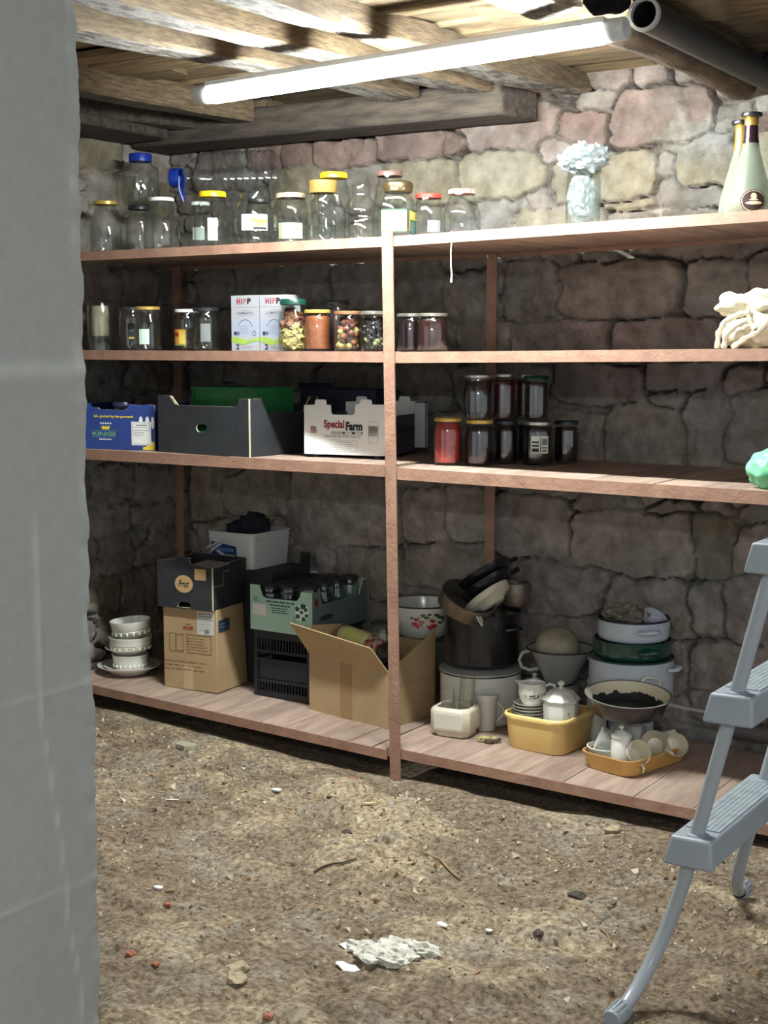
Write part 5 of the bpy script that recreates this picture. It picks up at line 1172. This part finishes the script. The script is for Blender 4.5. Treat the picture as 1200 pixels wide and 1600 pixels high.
for i in range(26):
    a = random.gauss(.25, .26); z = .038 + abs(random.gauss(0, .012)) - .004; rr = float(np.interp(z, [.026, .048, .066], [.0508, .0548, .0488])); s_ = random.uniform(.0012, .004)
    m.blob((0, 0, 0), (s_, .0005, s_), FL, .3, 3, i, 1, TR(rr * math.sin(a), -rr * math.cos(a), z, 0, 0, a))
m.build('flower_print', g)
def knob(m, z, s_=1, mat=PORC): m.lathe([(.012 * s_, z), (.006 * s_, z + .006 * s_), (.007 * s_, z + .010 * s_), (.0135 * s_, z + .016 * s_), (.0135 * s_, z + .022 * s_), (.007 * s_, z + .028 * s_), (0, z + .030 * s_)], mat, 20)
ux, uy = inb(.058, -.020)
g = T('sugar_bowl', 'white six-sided sugar bowl with lid in the yellow basin', 'sugar bowl', (ux, uy, zb), .15)
def hexa_(r, z, sq=1): return [(r * math.cos(PI / 8 + k * PI / 4), r * math.sin(PI / 8 + k * PI / 4) * sq, z) for k in range(8)]
m = MB(); loft(m, [hexa_(.050, 0), hexa_(.054, .006), hexa_(.064, .09), hexa_(.066, .15), hexa_(.062, .168)], PORC, cap1=True, smooth=False); m.build('bowl_body', g, bevel=.004)
m = MB(); loft(m, [hexa_(.070, .1685), hexa_(.072, .175), hexa_(.040, .206), hexa_(.014, .213)], PORC, cap1=True, smooth=False); LI = m.build('lid', g, ang=30); m = MB(); knob(m, .212, 1.0); m.build('knob', LI, ang=45)
m = MB()
for i in range(14):
    m.blob((0, 0, 0), (random.uniform(.001, .003), .0006, random.uniform(.001, .003)), FL, .4, 3, i, 1, TR(.064 * math.sin(.75) + .012 * random.gauss(0, .6), -.064 * math.cos(.75) + .012 * random.gauss(0, .1), .120 + random.gauss(0, .010), 0, 0, .75))
m.build('flower_print', g)
def canister(label, x, y, z, r, h, mat=PORC, grp=None, rot=(0, 0, 0), name='canister'):
    g = T(name, label, 'canister', (x, y, z), rot=rot, group=grp)
    m = MB(); m.lathe([(0, 0), (r * .94, 0), (r, .004), (r, h * .88), (r * .92, h * .95), (r * .9, h), (0, h)], mat, 36); m.build('canister_body', g, ang=45)
    m = MB(); m.lathe([(r * .98, h + .0005), (r * 1.0, h + .004), (r * .93, h + .012), (r * .45, h + .024), (r * .25, h + .028)], mat, 36); LI = m.build('lid', g, ang=45); m = MB(); knob(m, h + .024, r / .042 * .85, mat); m.build('knob', LI, ang=45)
    return g
# canisters behind the yellow basin
GCN = 'white lidded canisters behind the yellow basin'
canister('white lidded canister behind the sugar bowl', .575, .545, S(.57), .038, .215, grp=GCN)
canister('white lidded canister nearest the wall behind the yellow basin', .535, .645, S(.53), .036, .225, grp=GCN)
canister('white lidded canister standing left under the grey strainer bowl', .300, .575, S(.3), .036, .160, grp=GCN)
# strainer bowl on an upturned mug
pot('small_pot', 'plain dim pot carrying the grey enamel bowl', .415, .590, S(.41), .062, .178, M('grey_pot', (130, 132, 128), .4))
g = T('enamel_bowl', 'grey flared enamel bowl with loop handle behind the creamer', 'bowl', (.405, .585, S(.4) + .179), 0)
GB_ = M('bowl_grey', (158, 162, 156), .3, coat=.2)
m = MB(); m.lathe([(0, 0), (.048, 0), (.058, .008), (.118, .128), (.130, .134), (.130, .137), (.114, .130), (.054, .012), (0, .008)], GB_, 48); m.build('bowl_body', g, ang=50)
m = MB(); m.tube([(.129 * math.cos(2 * PI * k / 40), .129 * math.sin(2 * PI * k / 40), .1365) for k in range(40)], .003, DKRIM, 6, closed=True); m.build('rim', g)
m = MB(); m.tube([(-.120, 0, .124), (-.146, 0, .114), (-.158, 0, .088), (-.148, 0, .060), (-.118, 0, .048), (-.085, 0, .055)], .007, GB_, 10, mx=TR(0, 0, 0, 0, 0, .5)); m.build('handle', g)
m = MB(); m.lathe([(.088, 0), (.088, .004), (.080, .06), (.060, .088), (.040, .094), (0, .095), (0, .090), (.038, .089), (.056, .083), (.076, .056), (.084, 0), (.088, 0)], M('weathered_bowl', (158, 150, 130), .8, c2=(136, 128, 110), scale=14, bump=.3), 40)
o = m.build('upturned_bowl', ang=50); o.location = (.392, .575, S(.4) + .290); o.rotation_euler = (.30, .22, 0); tag(o, 'weathered beige bowl lying upside down in the grey enamel bowl', 'bowl')

# stack of enamel pots at the right
px_, py_ = .690, .590
pot('small_pot', 'dim upturned pot under the tall enamel pot stack', .668, .640, S(.67), .088, .139, GREYEN)
z0 = S(.69) + .140
pot('enamel_pot', 'large pale grey enamel pot at the bottom of the right stack', px_, py_, z0, .156, .186, GREYEN, GRNEN, handles=(.05, PI - .2), hz=.82)
pot('enamel_pot', 'dark green enamel pot in the middle of the right stack', px_ + .004, py_ - .002, z0 + .1865, .143, .066, GRNEN, GRNEN, handles=(-.75,), hz=.55, inner=GRNEN)
pot('enamel_pot', 'pale grey enamel pot on top of the right stack', px_ + .008, py_ - .004, z0 + .2535, .131, .078, GREYEN, DKRIM, handles=(-.75,), hz=.55, inner=DKRIM)
m = MB(); WM = M('film_grey', (120, 112, 100), .5)
for i in range(5): m.blob((-.03 + .025 * math.sin(i * 2), .01 * i - .02, .02 + .012 * math.cos(i)), (.06, .05, .035), WM, .7, 3.5, i + 40, 3, flat=True)
o = m.build('crumpled_bag', ang=80); o.location = (px_, py_, z0 + .2535 + .058); tag(o, 'crumpled grey plastic bag in the top enamel pot', 'bag')
dish('enamel_dish', 'blue grey enamel dish tilted in the top pot of the right stack', 'dish', px_ + .066, py_ + .01, z0 + .2535 + .042, .03, .052, .05, GREYEN, rot=(.1, .65, 0))

# yellow-brown tray with crockery
tx, ty, trz = .815, .345, -.24
OT = M('ochre_plastic', (204, 164, 96), .4, c2=(188, 144, 76), scale=8)
g = T('serving_tray', 'shallow ochre plastic tray crowded with white crockery', 'tray', (tx, ty, S(tx)), trz)
m = MB(); hx, hy, R_ = .112, .178, .045
loft(m, [rrect(hx * .88, hy * .92, R_, .0005), rrect(hx * .92, hy * .95, R_, .008), rrect(hx, hy, R_, .052), rrect(hx * 1.03, hy * 1.02, R_, .056), rrect(hx * 1.03, hy * 1.02, R_, .060), rrect(hx * .985, hy * .985, R_, .060), rrect(hx * .90, hy * .93, R_ * .9, .010)], OT); m.add(rrect(hx * .90, hy * .93, R_ * .9, .010), [tuple(range(28))], OT); m.build('tray_body', g, ang=50)
def int_(lx, ly): return tx + lx * math.cos(trz) - ly * math.sin(trz), ty + lx * math.sin(trz) + ly * math.cos(trz)
zt = S(tx) + .0105
GT = 'white crockery in the ochre tray'
x, y = int_(.030, -.122); canister('white lidded canister at the front of the ochre tray', x, y, zt, .036, .112, grp=GT)
x, y = int_(-.052, -.095); dish('serving_bowl', 'wide white bowl at the left front of the ochre tray', 'bowl', x, y, zt, .038, .068, .060, PORC, group=GT)
g = T('milk_jug', 'white straight-sided jug tipped over in the wide white bowl', 'jug', (x + .022, y + .012, zt + .062), rot=(.15, -1.15, .25))
m = MB(); m.lathe([(0, -.05), (.030, -.05), (.034, -.046), (.044, .045), (.046, .060), (.043, .060), (.040, .045), (.030, -.040), (0, -.042)], WHITE, 32); m.build('jug_body', g, ang=50)
m = MB(); m.box(-.010, .010, -.0445, -.036, -.04, .05, M('pale_stripe', (170, 176, 176), .4)); m.build('side_ridge', g)
def cup(label, loc, rot, r=.044, h=.068, name='cup', handle=True):
    g = T(name, label, 'cup', loc, rot=rot, group=GT)
    m = MB(); m.lathe([(0, 0), (r * .60, 0), (r * .64, .004), (r * .92, h * .5), (r, h), (r * .97, h + .001), (r * .88, h * .5), (r * .58, .010), (0, .008)], CREAM, 36); m.build('cup_body', g, ang=50)
    if handle: m = MB(); m.tube([(r * .93, 0, h * .82), (r * 1.30, 0, h * .86), (r * 1.52, 0, h * .62), (r * 1.32, 0, h * .34), (r * .86, 0, h * .32)], .0042, CREAM, 8); m.build('handle', g)
    return g
x, y = int_(.070, -.055); cup('cream cup lying with its mouth toward the right in front', (x - .03, y - .02, zt + .040), (.3, 1.05, -.4))
x, y = int_(.072, .005); cup('cream cup tilted with its open mouth facing the room', (x - .01, y + .045, zt + .052), (1.15, .35, .15), .047)
x, y = int_(.060, .105); cup('dim cream cup upside down at the rear of the ochre tray', (x, y, zt + .100), (PI * .96, -.25, .4), .042, handle=False)
x, y = int_(.078, .085); cup('dim cream cup on its side at the rear corner of the ochre tray', (x + .005, y - .0, zt + .042), (1.0, .55, .5), .042, handle=False)
x, y = int_(.005, -.020); canister('dim lidded canister behind the front canister in the ochre tray', x, y, zt, .034, .124, M('dim_china', (150, 150, 142), .3), grp=GT)
x, y = int_(-.066, .005); dish('small_bowl', 'small white bowl leaning at the left rear of the ochre tray', 'bowl', x, y, zt + .050, .026, .046, .050, PORC, rot=(.25, .35, 0), group=GT)
x, y = int_(-.06, .09); canister('dim canister under the burnt pan at the left rear', x, y, zt, .036, .080, MATS['dim_china'], grp=GT)
# burnt pan resting on the crockery
PANLOC = (.803, .298, .245)
g = T('enamel_pan', 'cream enamel pan with burnt black inside resting on the crockery', 'pan', PANLOC, rot=(.06, .07, -.12))
BURN, nt, b = new_mat('burnt_enamel'); N_, L_ = nt.nodes, nt.links
tc = N_.new('ShaderNodeTexCoord'); sp = N_.new('ShaderNodeSeparateXYZ'); nz = N_.new('ShaderNodeTexNoise'); nz.inputs['Scale'].default_value = 26; nz.inputs['Detail'].default_value = 6
ad = N_.new('ShaderNodeMath'); ad.operation = 'MULTIPLY_ADD'; ad.inputs[1].default_value = .05; gt = N_.new('ShaderNodeMath'); gt.operation = 'GREATER_THAN'; gt.inputs[1].default_value = .060
L_.new(tc.outputs['Object'], sp.inputs[0]); L_.new(tc.outputs['Object'], nz.inputs['Vector']); L_.new(nz.outputs['Fac'], ad.inputs[0]); L_.new(sp.outputs['Z'], ad.inputs[2]); L_.new(ad.outputs[0], gt.inputs[0])
mx_ = N_.new('ShaderNodeMix'); mx_.data_type = 'RGBA'; mx_.inputs['A'].default_value = rgb((20, 22, 26)); mx_.inputs['B'].default_value = rgb((206, 196, 170)); L_.new(gt.outputs[0], mx_.inputs['Factor']); L_.new(mx_.outputs['Result'], b.inputs['Base Color']); b.inputs['Roughness'].default_value = .5
m = MB(); m.lathe([(0, 0), (.112, 0), (.122, .006), (.146, .066)], BLKEN, 52); m.lathe([(.146, .066), (.152, .069), (.152, .071), (.143, .070)], M('worn_rim', (112, 112, 106), .5), 52); m.lathe([(.143, .070), (.120, .012), (.108, .008), (0, .008)], BURN, 52); m.build('pan_body', g, ang=50)
m = MB(); m.tube([(-.035, .150, .068), (-.030, .168, .080), (-.012, .176, .084), (.012, .176, .084), (.030, .168, .080), (.035, .150, .068)], .0055, WHITE, 10); m.build('loop_handle', g)
m = MB(); m.tube([(.145, .02, .062), (.20, .03, .060), (.30, .055, .058)], [.007, .0065, .006], STEEL, 10); m.build('long_handle', g)

# ================================================================== ladder
def rx(z): return 1.491 + .244 * z
ld = T('pool_ladder', 'grey plastic and metal step ladder leaning at the right edge', 'ladder', (1.48, -.87, -.04), 0)
def L(x, y, z): return Vector((x - 1.48, y + .87, z + .04))
for nm, yy, sg in (('near', -1.12, -1), ('far', -.62, 1)):
    pts = []
    zf = float(floor_z(1.47, yy + sg * .17)) + .022
    for t in np.linspace(0, 1, 14):
        z = zf + (t ** 1.75) * .28; yo = .185 * (1 - t) ** 1.9
        pts.append(L(rx(z) - .018 * (1 - t), yy + sg * yo, z))
    for z in np.linspace(.30, 1.62, 10)[0:]: pts.append(L(rx(z), yy, z))
    m = MB(); m.tube(pts, .0172, LADT, 16); RL = m.build('rail', ld)
    d = (pts[0] - pts[1]).normalized(); mx = Matrix.Translation(pts[1] + (pts[1] - pts[0]) * .6) @ d.to_track_quat('Z', 'Y').to_matrix().to_4x4()
    m = MB(); m.lathe([(.0195, 0), (.0215, .004), (.0235, .062), (.021, .066), (0, .066)], LADP, 24, mx)
    for k in range(14):
        a = 2 * PI * k / 14; m.box(-.0022, .0022, .0205, .0250, .012, .058, LADP, mx @ Euler((0, 0, a)).to_matrix().to_4x4())
    m.build('foot_cap', RL, ang=50)
for k in range(4):
    z = .345 + k * .352; xc = rx(z) + .002
    m = MB(); y0, y1 = -1.172, -.568
    q = [L(xc - .058, y0, z - .034), L(xc + .062, y0, z - .034), L(xc + .062, y1, z - .034), L(xc - .058, y1, z - .034), L(xc - .044, y0 + .012, z + .034), L(xc + .056, y0 + .012, z + .034), L(xc + .056, y1 - .012, z + .034), L(xc - .044, y1 - .012, z + .034)]
    m.hexa([tuple(v) for v in q], LADP); ST = m.build('step', ld, bevel=.007, segs=3)
    m = MB()
    for j in range(7):
        x = xc - .034 + j * .012; p0, p1 = L(x, y0 + .085, z + .0338), L(x + .0105, y1 - .085, z + .0365); m.box(p0.x, p1.x, p0.y, p1.y, p0.z, p1.z, LADTOP)
    m.build('tread', ST)
    for yy in (-1.12, -.62):
        m = MB(); p = L(rx(z + .036), yy, z + .033); m.lathe([(.0175, 0), (.026, 0), (.026, .003), (.0175, .005)], LADP, 22, Matrix.Translation(p)); m.build('collar', ST)

# ================================================================== odds and ends on the floor
def scrap(name, label, cat, x, y, pts, mat, th=.0015, lift=.004, rot=(0, 0, 0), crumple=.0, group=None):
    m = MB(); n = len(pts); z = float(floor_z(x, y))
    top = [(a, b_, th + crumple * math.sin(i * 2.3)) for i, (a, b_) in enumerate(pts)]; bot = [(a, b_, t_[2] - th) for (a, b_), t_ in zip(pts, top)]
    cxx = sum(p[0] for p in pts) / n; cyy = sum(p[1] for p in pts) / n
    vs = top + bot + [(cxx, cyy, th + crumple), (cxx, cyy, crumple * .6)]
    fs = [(i, (i + 1) % n, 2 * n) for i in range(n)] + [((i + 1) % n + n, i + n, 2 * n + 1) for i in range(n)] + [(i + n, (i + 1) % n + n, (i + 1) % n, i) for i in range(n)]
    m.add(vs, fs, mat); o = m.build(name); o.location = (x, y, z + lift); o.rotation_euler = rot
    return tag(o, label, cat, group)
def ragged(r, ry, n, seed): q = random.Random(seed); return [(r * q.uniform(.65, 1.1) * math.cos(2 * PI * i / n), ry * q.uniform(.65, 1.1) * math.sin(2 * PI * i / n)) for i in range(n)]
PLB = M('plaster_bits', (226, 224, 214), .9, c2=(176, 172, 158), scale=30, bump=.4)
cm = [(.745, -1.275, .050, .030), (.790, -1.295, .055, .042), (.835, -1.262, .06, .045), (.868, -1.292, .05, .035), (.905, -1.250, .055, .025), (.815, -1.330, .045, .03), (.875, -1.325, .04, .03)]
m = MB()
for i, (x, y, a, b_) in enumerate(cm):
    m.blob((x - .83, y + 1.29, float(floor_z(x, y)) + .056), (a, b_, .016), PLB, .8, 3.2, i + 70, 3, flat=True)
o = m.build('plaster_heap'); o.location = (.83, -1.29, -.045); tag(o, 'crumbled heap of whitish plaster on the earth floor', 'plaster')
GS = 'pale scraps on the floor'
scrap('paper_scrap', 'white torn paper scrap at the left tip of the plaster heap', 'paper', .695, -1.270, ragged(.045, .018, 9, 1), PAPER, crumple=.006, group=GS)
scrap('paper_scrap', 'second white paper scrap just below the plaster heap', 'paper', .765, -1.385, ragged(.040, .020, 9, 2), PAPER, crumple=.006, group=GS)
scrap('eggshell_piece', 'small round white shell piece on the earth left of the mounds', 'shell', -.205, -.40, ragged(.020, .017, 9, 3), PAPER, .004, .006, group=GS)
scrap('paper_scrap', 'thin white sliver of paper near the left wall', 'paper', -.48, -.63, ragged(.030, .008, 7, 4), PAPER, .002, .004, (0, 0, .5), group=GS)
scrap('flat_stone', 'flat grey green stone near the left shelf foot', 'stone', -.83, -.16, ragged(.050, .030, 11, 5), M('flat_stone', (168, 164, 140), .8), .016, .004, group=GS)
scrap('wood_chip', 'pale wood chip right of the middle of the floor', 'chip', .135, -.330, ragged(.030, .010, 7, 6), M('chip_pale', (196, 178, 132), .9), .005, .004, (0, 0, .7), group=GS)
scrap('shell_piece', 'pale curled shard beyond the plaster heap', 'shard', .855, -1.060, ragged(.028, .012, 8, 7), PAPER, .004, .004, (0, 0, -.4), group=GS)
scrap('shell_piece', 'tiny white shard far right of the curled shard', 'shard', .965, -.995, ragged(.012, .010, 7, 8), PAPER, .003, .004, group=GS)
scrap('stone_chip', 'white stone chip left on the earth with sharp edge', 'stone', .02, -1.26, ragged(.018, .012, 7, 9), PAPER, .005, .003, group=GS)
BRK = M('brick_red', (160, 100, 78), .9)
GBK = 'red brick crumbs on the floor'
for i, (x, y, s_, lb) in enumerate(((.268, -1.64, .022, 'larger red brick crumb beside the grey partition'), (.370, -1.66, .015, 'dark orange brick crumb right of the larger one'), (.79, -1.74, .020, 'red brick crumb at the bottom edge of the photo'), (.115, -1.33, .016, 'orange brick flake above the other brick crumbs'), (-.06, -.145, .022, 'red brick flake near the middle post foot'))):
    m = MB(); s_ *= .75; m.blob((0, 0, .004), (s_, s_ * .8, s_ * .5), BRK, .5, 2, i + 90, 2, flat=True); o = m.build('brick_crumb'); o.location = (x, y, float(floor_z(x, y))); tag(o, lb, 'brick', GBK)
for i, (x, y, s_, lb) in enumerate(((1.066, -.66, .026, 'dark flat stone lying left of the ladder foot'), (.565, -1.575, .032, 'rounded pale stone left of the plaster heap'), (.60, -1.62, .030, 'flat pale stone just below the rounded one'), (.92, -.08, .028, 'grey stone below the right end of the shelf'), (1.10, -.97, .018, 'small dark square stone on the trampled earth'), (.20, -.56, .018, 'dark lump beside a pale chip in floor middle'))):
    m = MB(); dk = 'dark' in lb; m.blob((0, 0, .004), (s_, s_ * .75, s_ * .45), M('stone_dark', (74, 66, 58), .9) if dk else M('stone_pale', (176, 162, 134), .9, c2=(150, 136, 110), scale=30), .5, 1.7, i + 120, 3, flat=True); o = m.build('stone'); o.location = (x, y, float(floor_z(x, y))); o.rotation_euler = (0, 0, i * 1.3); tag(o, lb, 'stone', 'loose stones on the floor')
TW = M('twig', (150, 126, 88), .9); TWD = M('twig_dark', (72, 60, 46), .9)
def twig(lb, a, b_, r, mat, bend=.01):
    pts = []
    for k in range(8):
        t = k / 7; x = a[0] + (b_[0] - a[0]) * t; y = a[1] + (b_[1] - a[1]) * t + bend * math.sin(PI * t); pts.append((x, y, float(floor_z(x, y)) + r * 1.3 + .002))
    c = Vector(pts[4]); m = MB(); m.tube([Vector(p) - c for p in pts], r, mat, 6); o = m.build('twig'); o.location = c; tag(o, lb, 'twig', 'twigs on the floor')
twig('straight pale twig lying across the middle of the floor', (.50, -.575), (.70, -.69), .004, TW)
twig('dark bent twig left of the straight pale twig', (.30, -.88), (.36, -.74), .003, TWD, .02)
twig('short dry straw stalk between plaster heap and ladder', (1.235, -.88), (1.29, -.93), .0025, TW)

# ================================================================== light, camera
w = bpy.data.worlds.new('world'); SC.world = w; w.use_nodes = True
bg = w.node_tree.nodes['Background']; bg.inputs['Color'].default_value = (.90, .95, 1.0, 1); bg.inputs['Strength'].default_value = .27
# unseen batten added behind the viewer, to light the partition and ladder from there
lt2 = T('ceiling_lamp', 'unseen batten lamp added behind the viewer to light partition and ladder', 'lamp', (2.9, -5.0, 2.40), 0)
m = MB(); m.box(-.72, .72, -.03, .03, .0, .03, LB); m.build('lamp_body', lt2)
em2 = em.copy(); em2.name = 'lamp_light_fill'; em2.node_tree.nodes['Principled BSDF'].inputs['Emission Strength'].default_value = 44
m = MB(); m.lathe([(0, -.70), (.033, -.695), (.033, .695), (0, .70)], em2, 20, TR(0, 0, -.018, 0, PI / 2, 0)); m.build('diffuser', lt2)

cd = bpy.data.cameras.new('camera'); cam = bpy.data.objects.new('camera', cd); COL.objects.link(cam); SC.camera = cam
cd.sensor_fit = 'VERTICAL'; cd.sensor_height = 36; cd.lens = 2200 / 1600 * 36; cd.clip_start = .05
cam.location = (2.706, -4.200, 1.51)
cam.rotation_euler = (PI / 2 - math.atan(255 / 2200), 0, math.atan(1437 / 2215.))
SC.cycles.transparent_max_bounces = 48; SC.cycles.max_bounces = 8; SC.cycles.diffuse_bounces = 4; SC.cycles.glossy_bounces = 4
SC.cycles.sample_clamp_indirect = 6; SC.cycles.caustics_reflective = False; SC.cycles.caustics_refractive = False
SC.view_settings.view_transform = 'Standard'; SC.view_settings.look = 'None'; SC.view_settings.gamma = 1; SC.view_settings.exposure = 1.75
SC.view_settings.use_curve_mapping = False
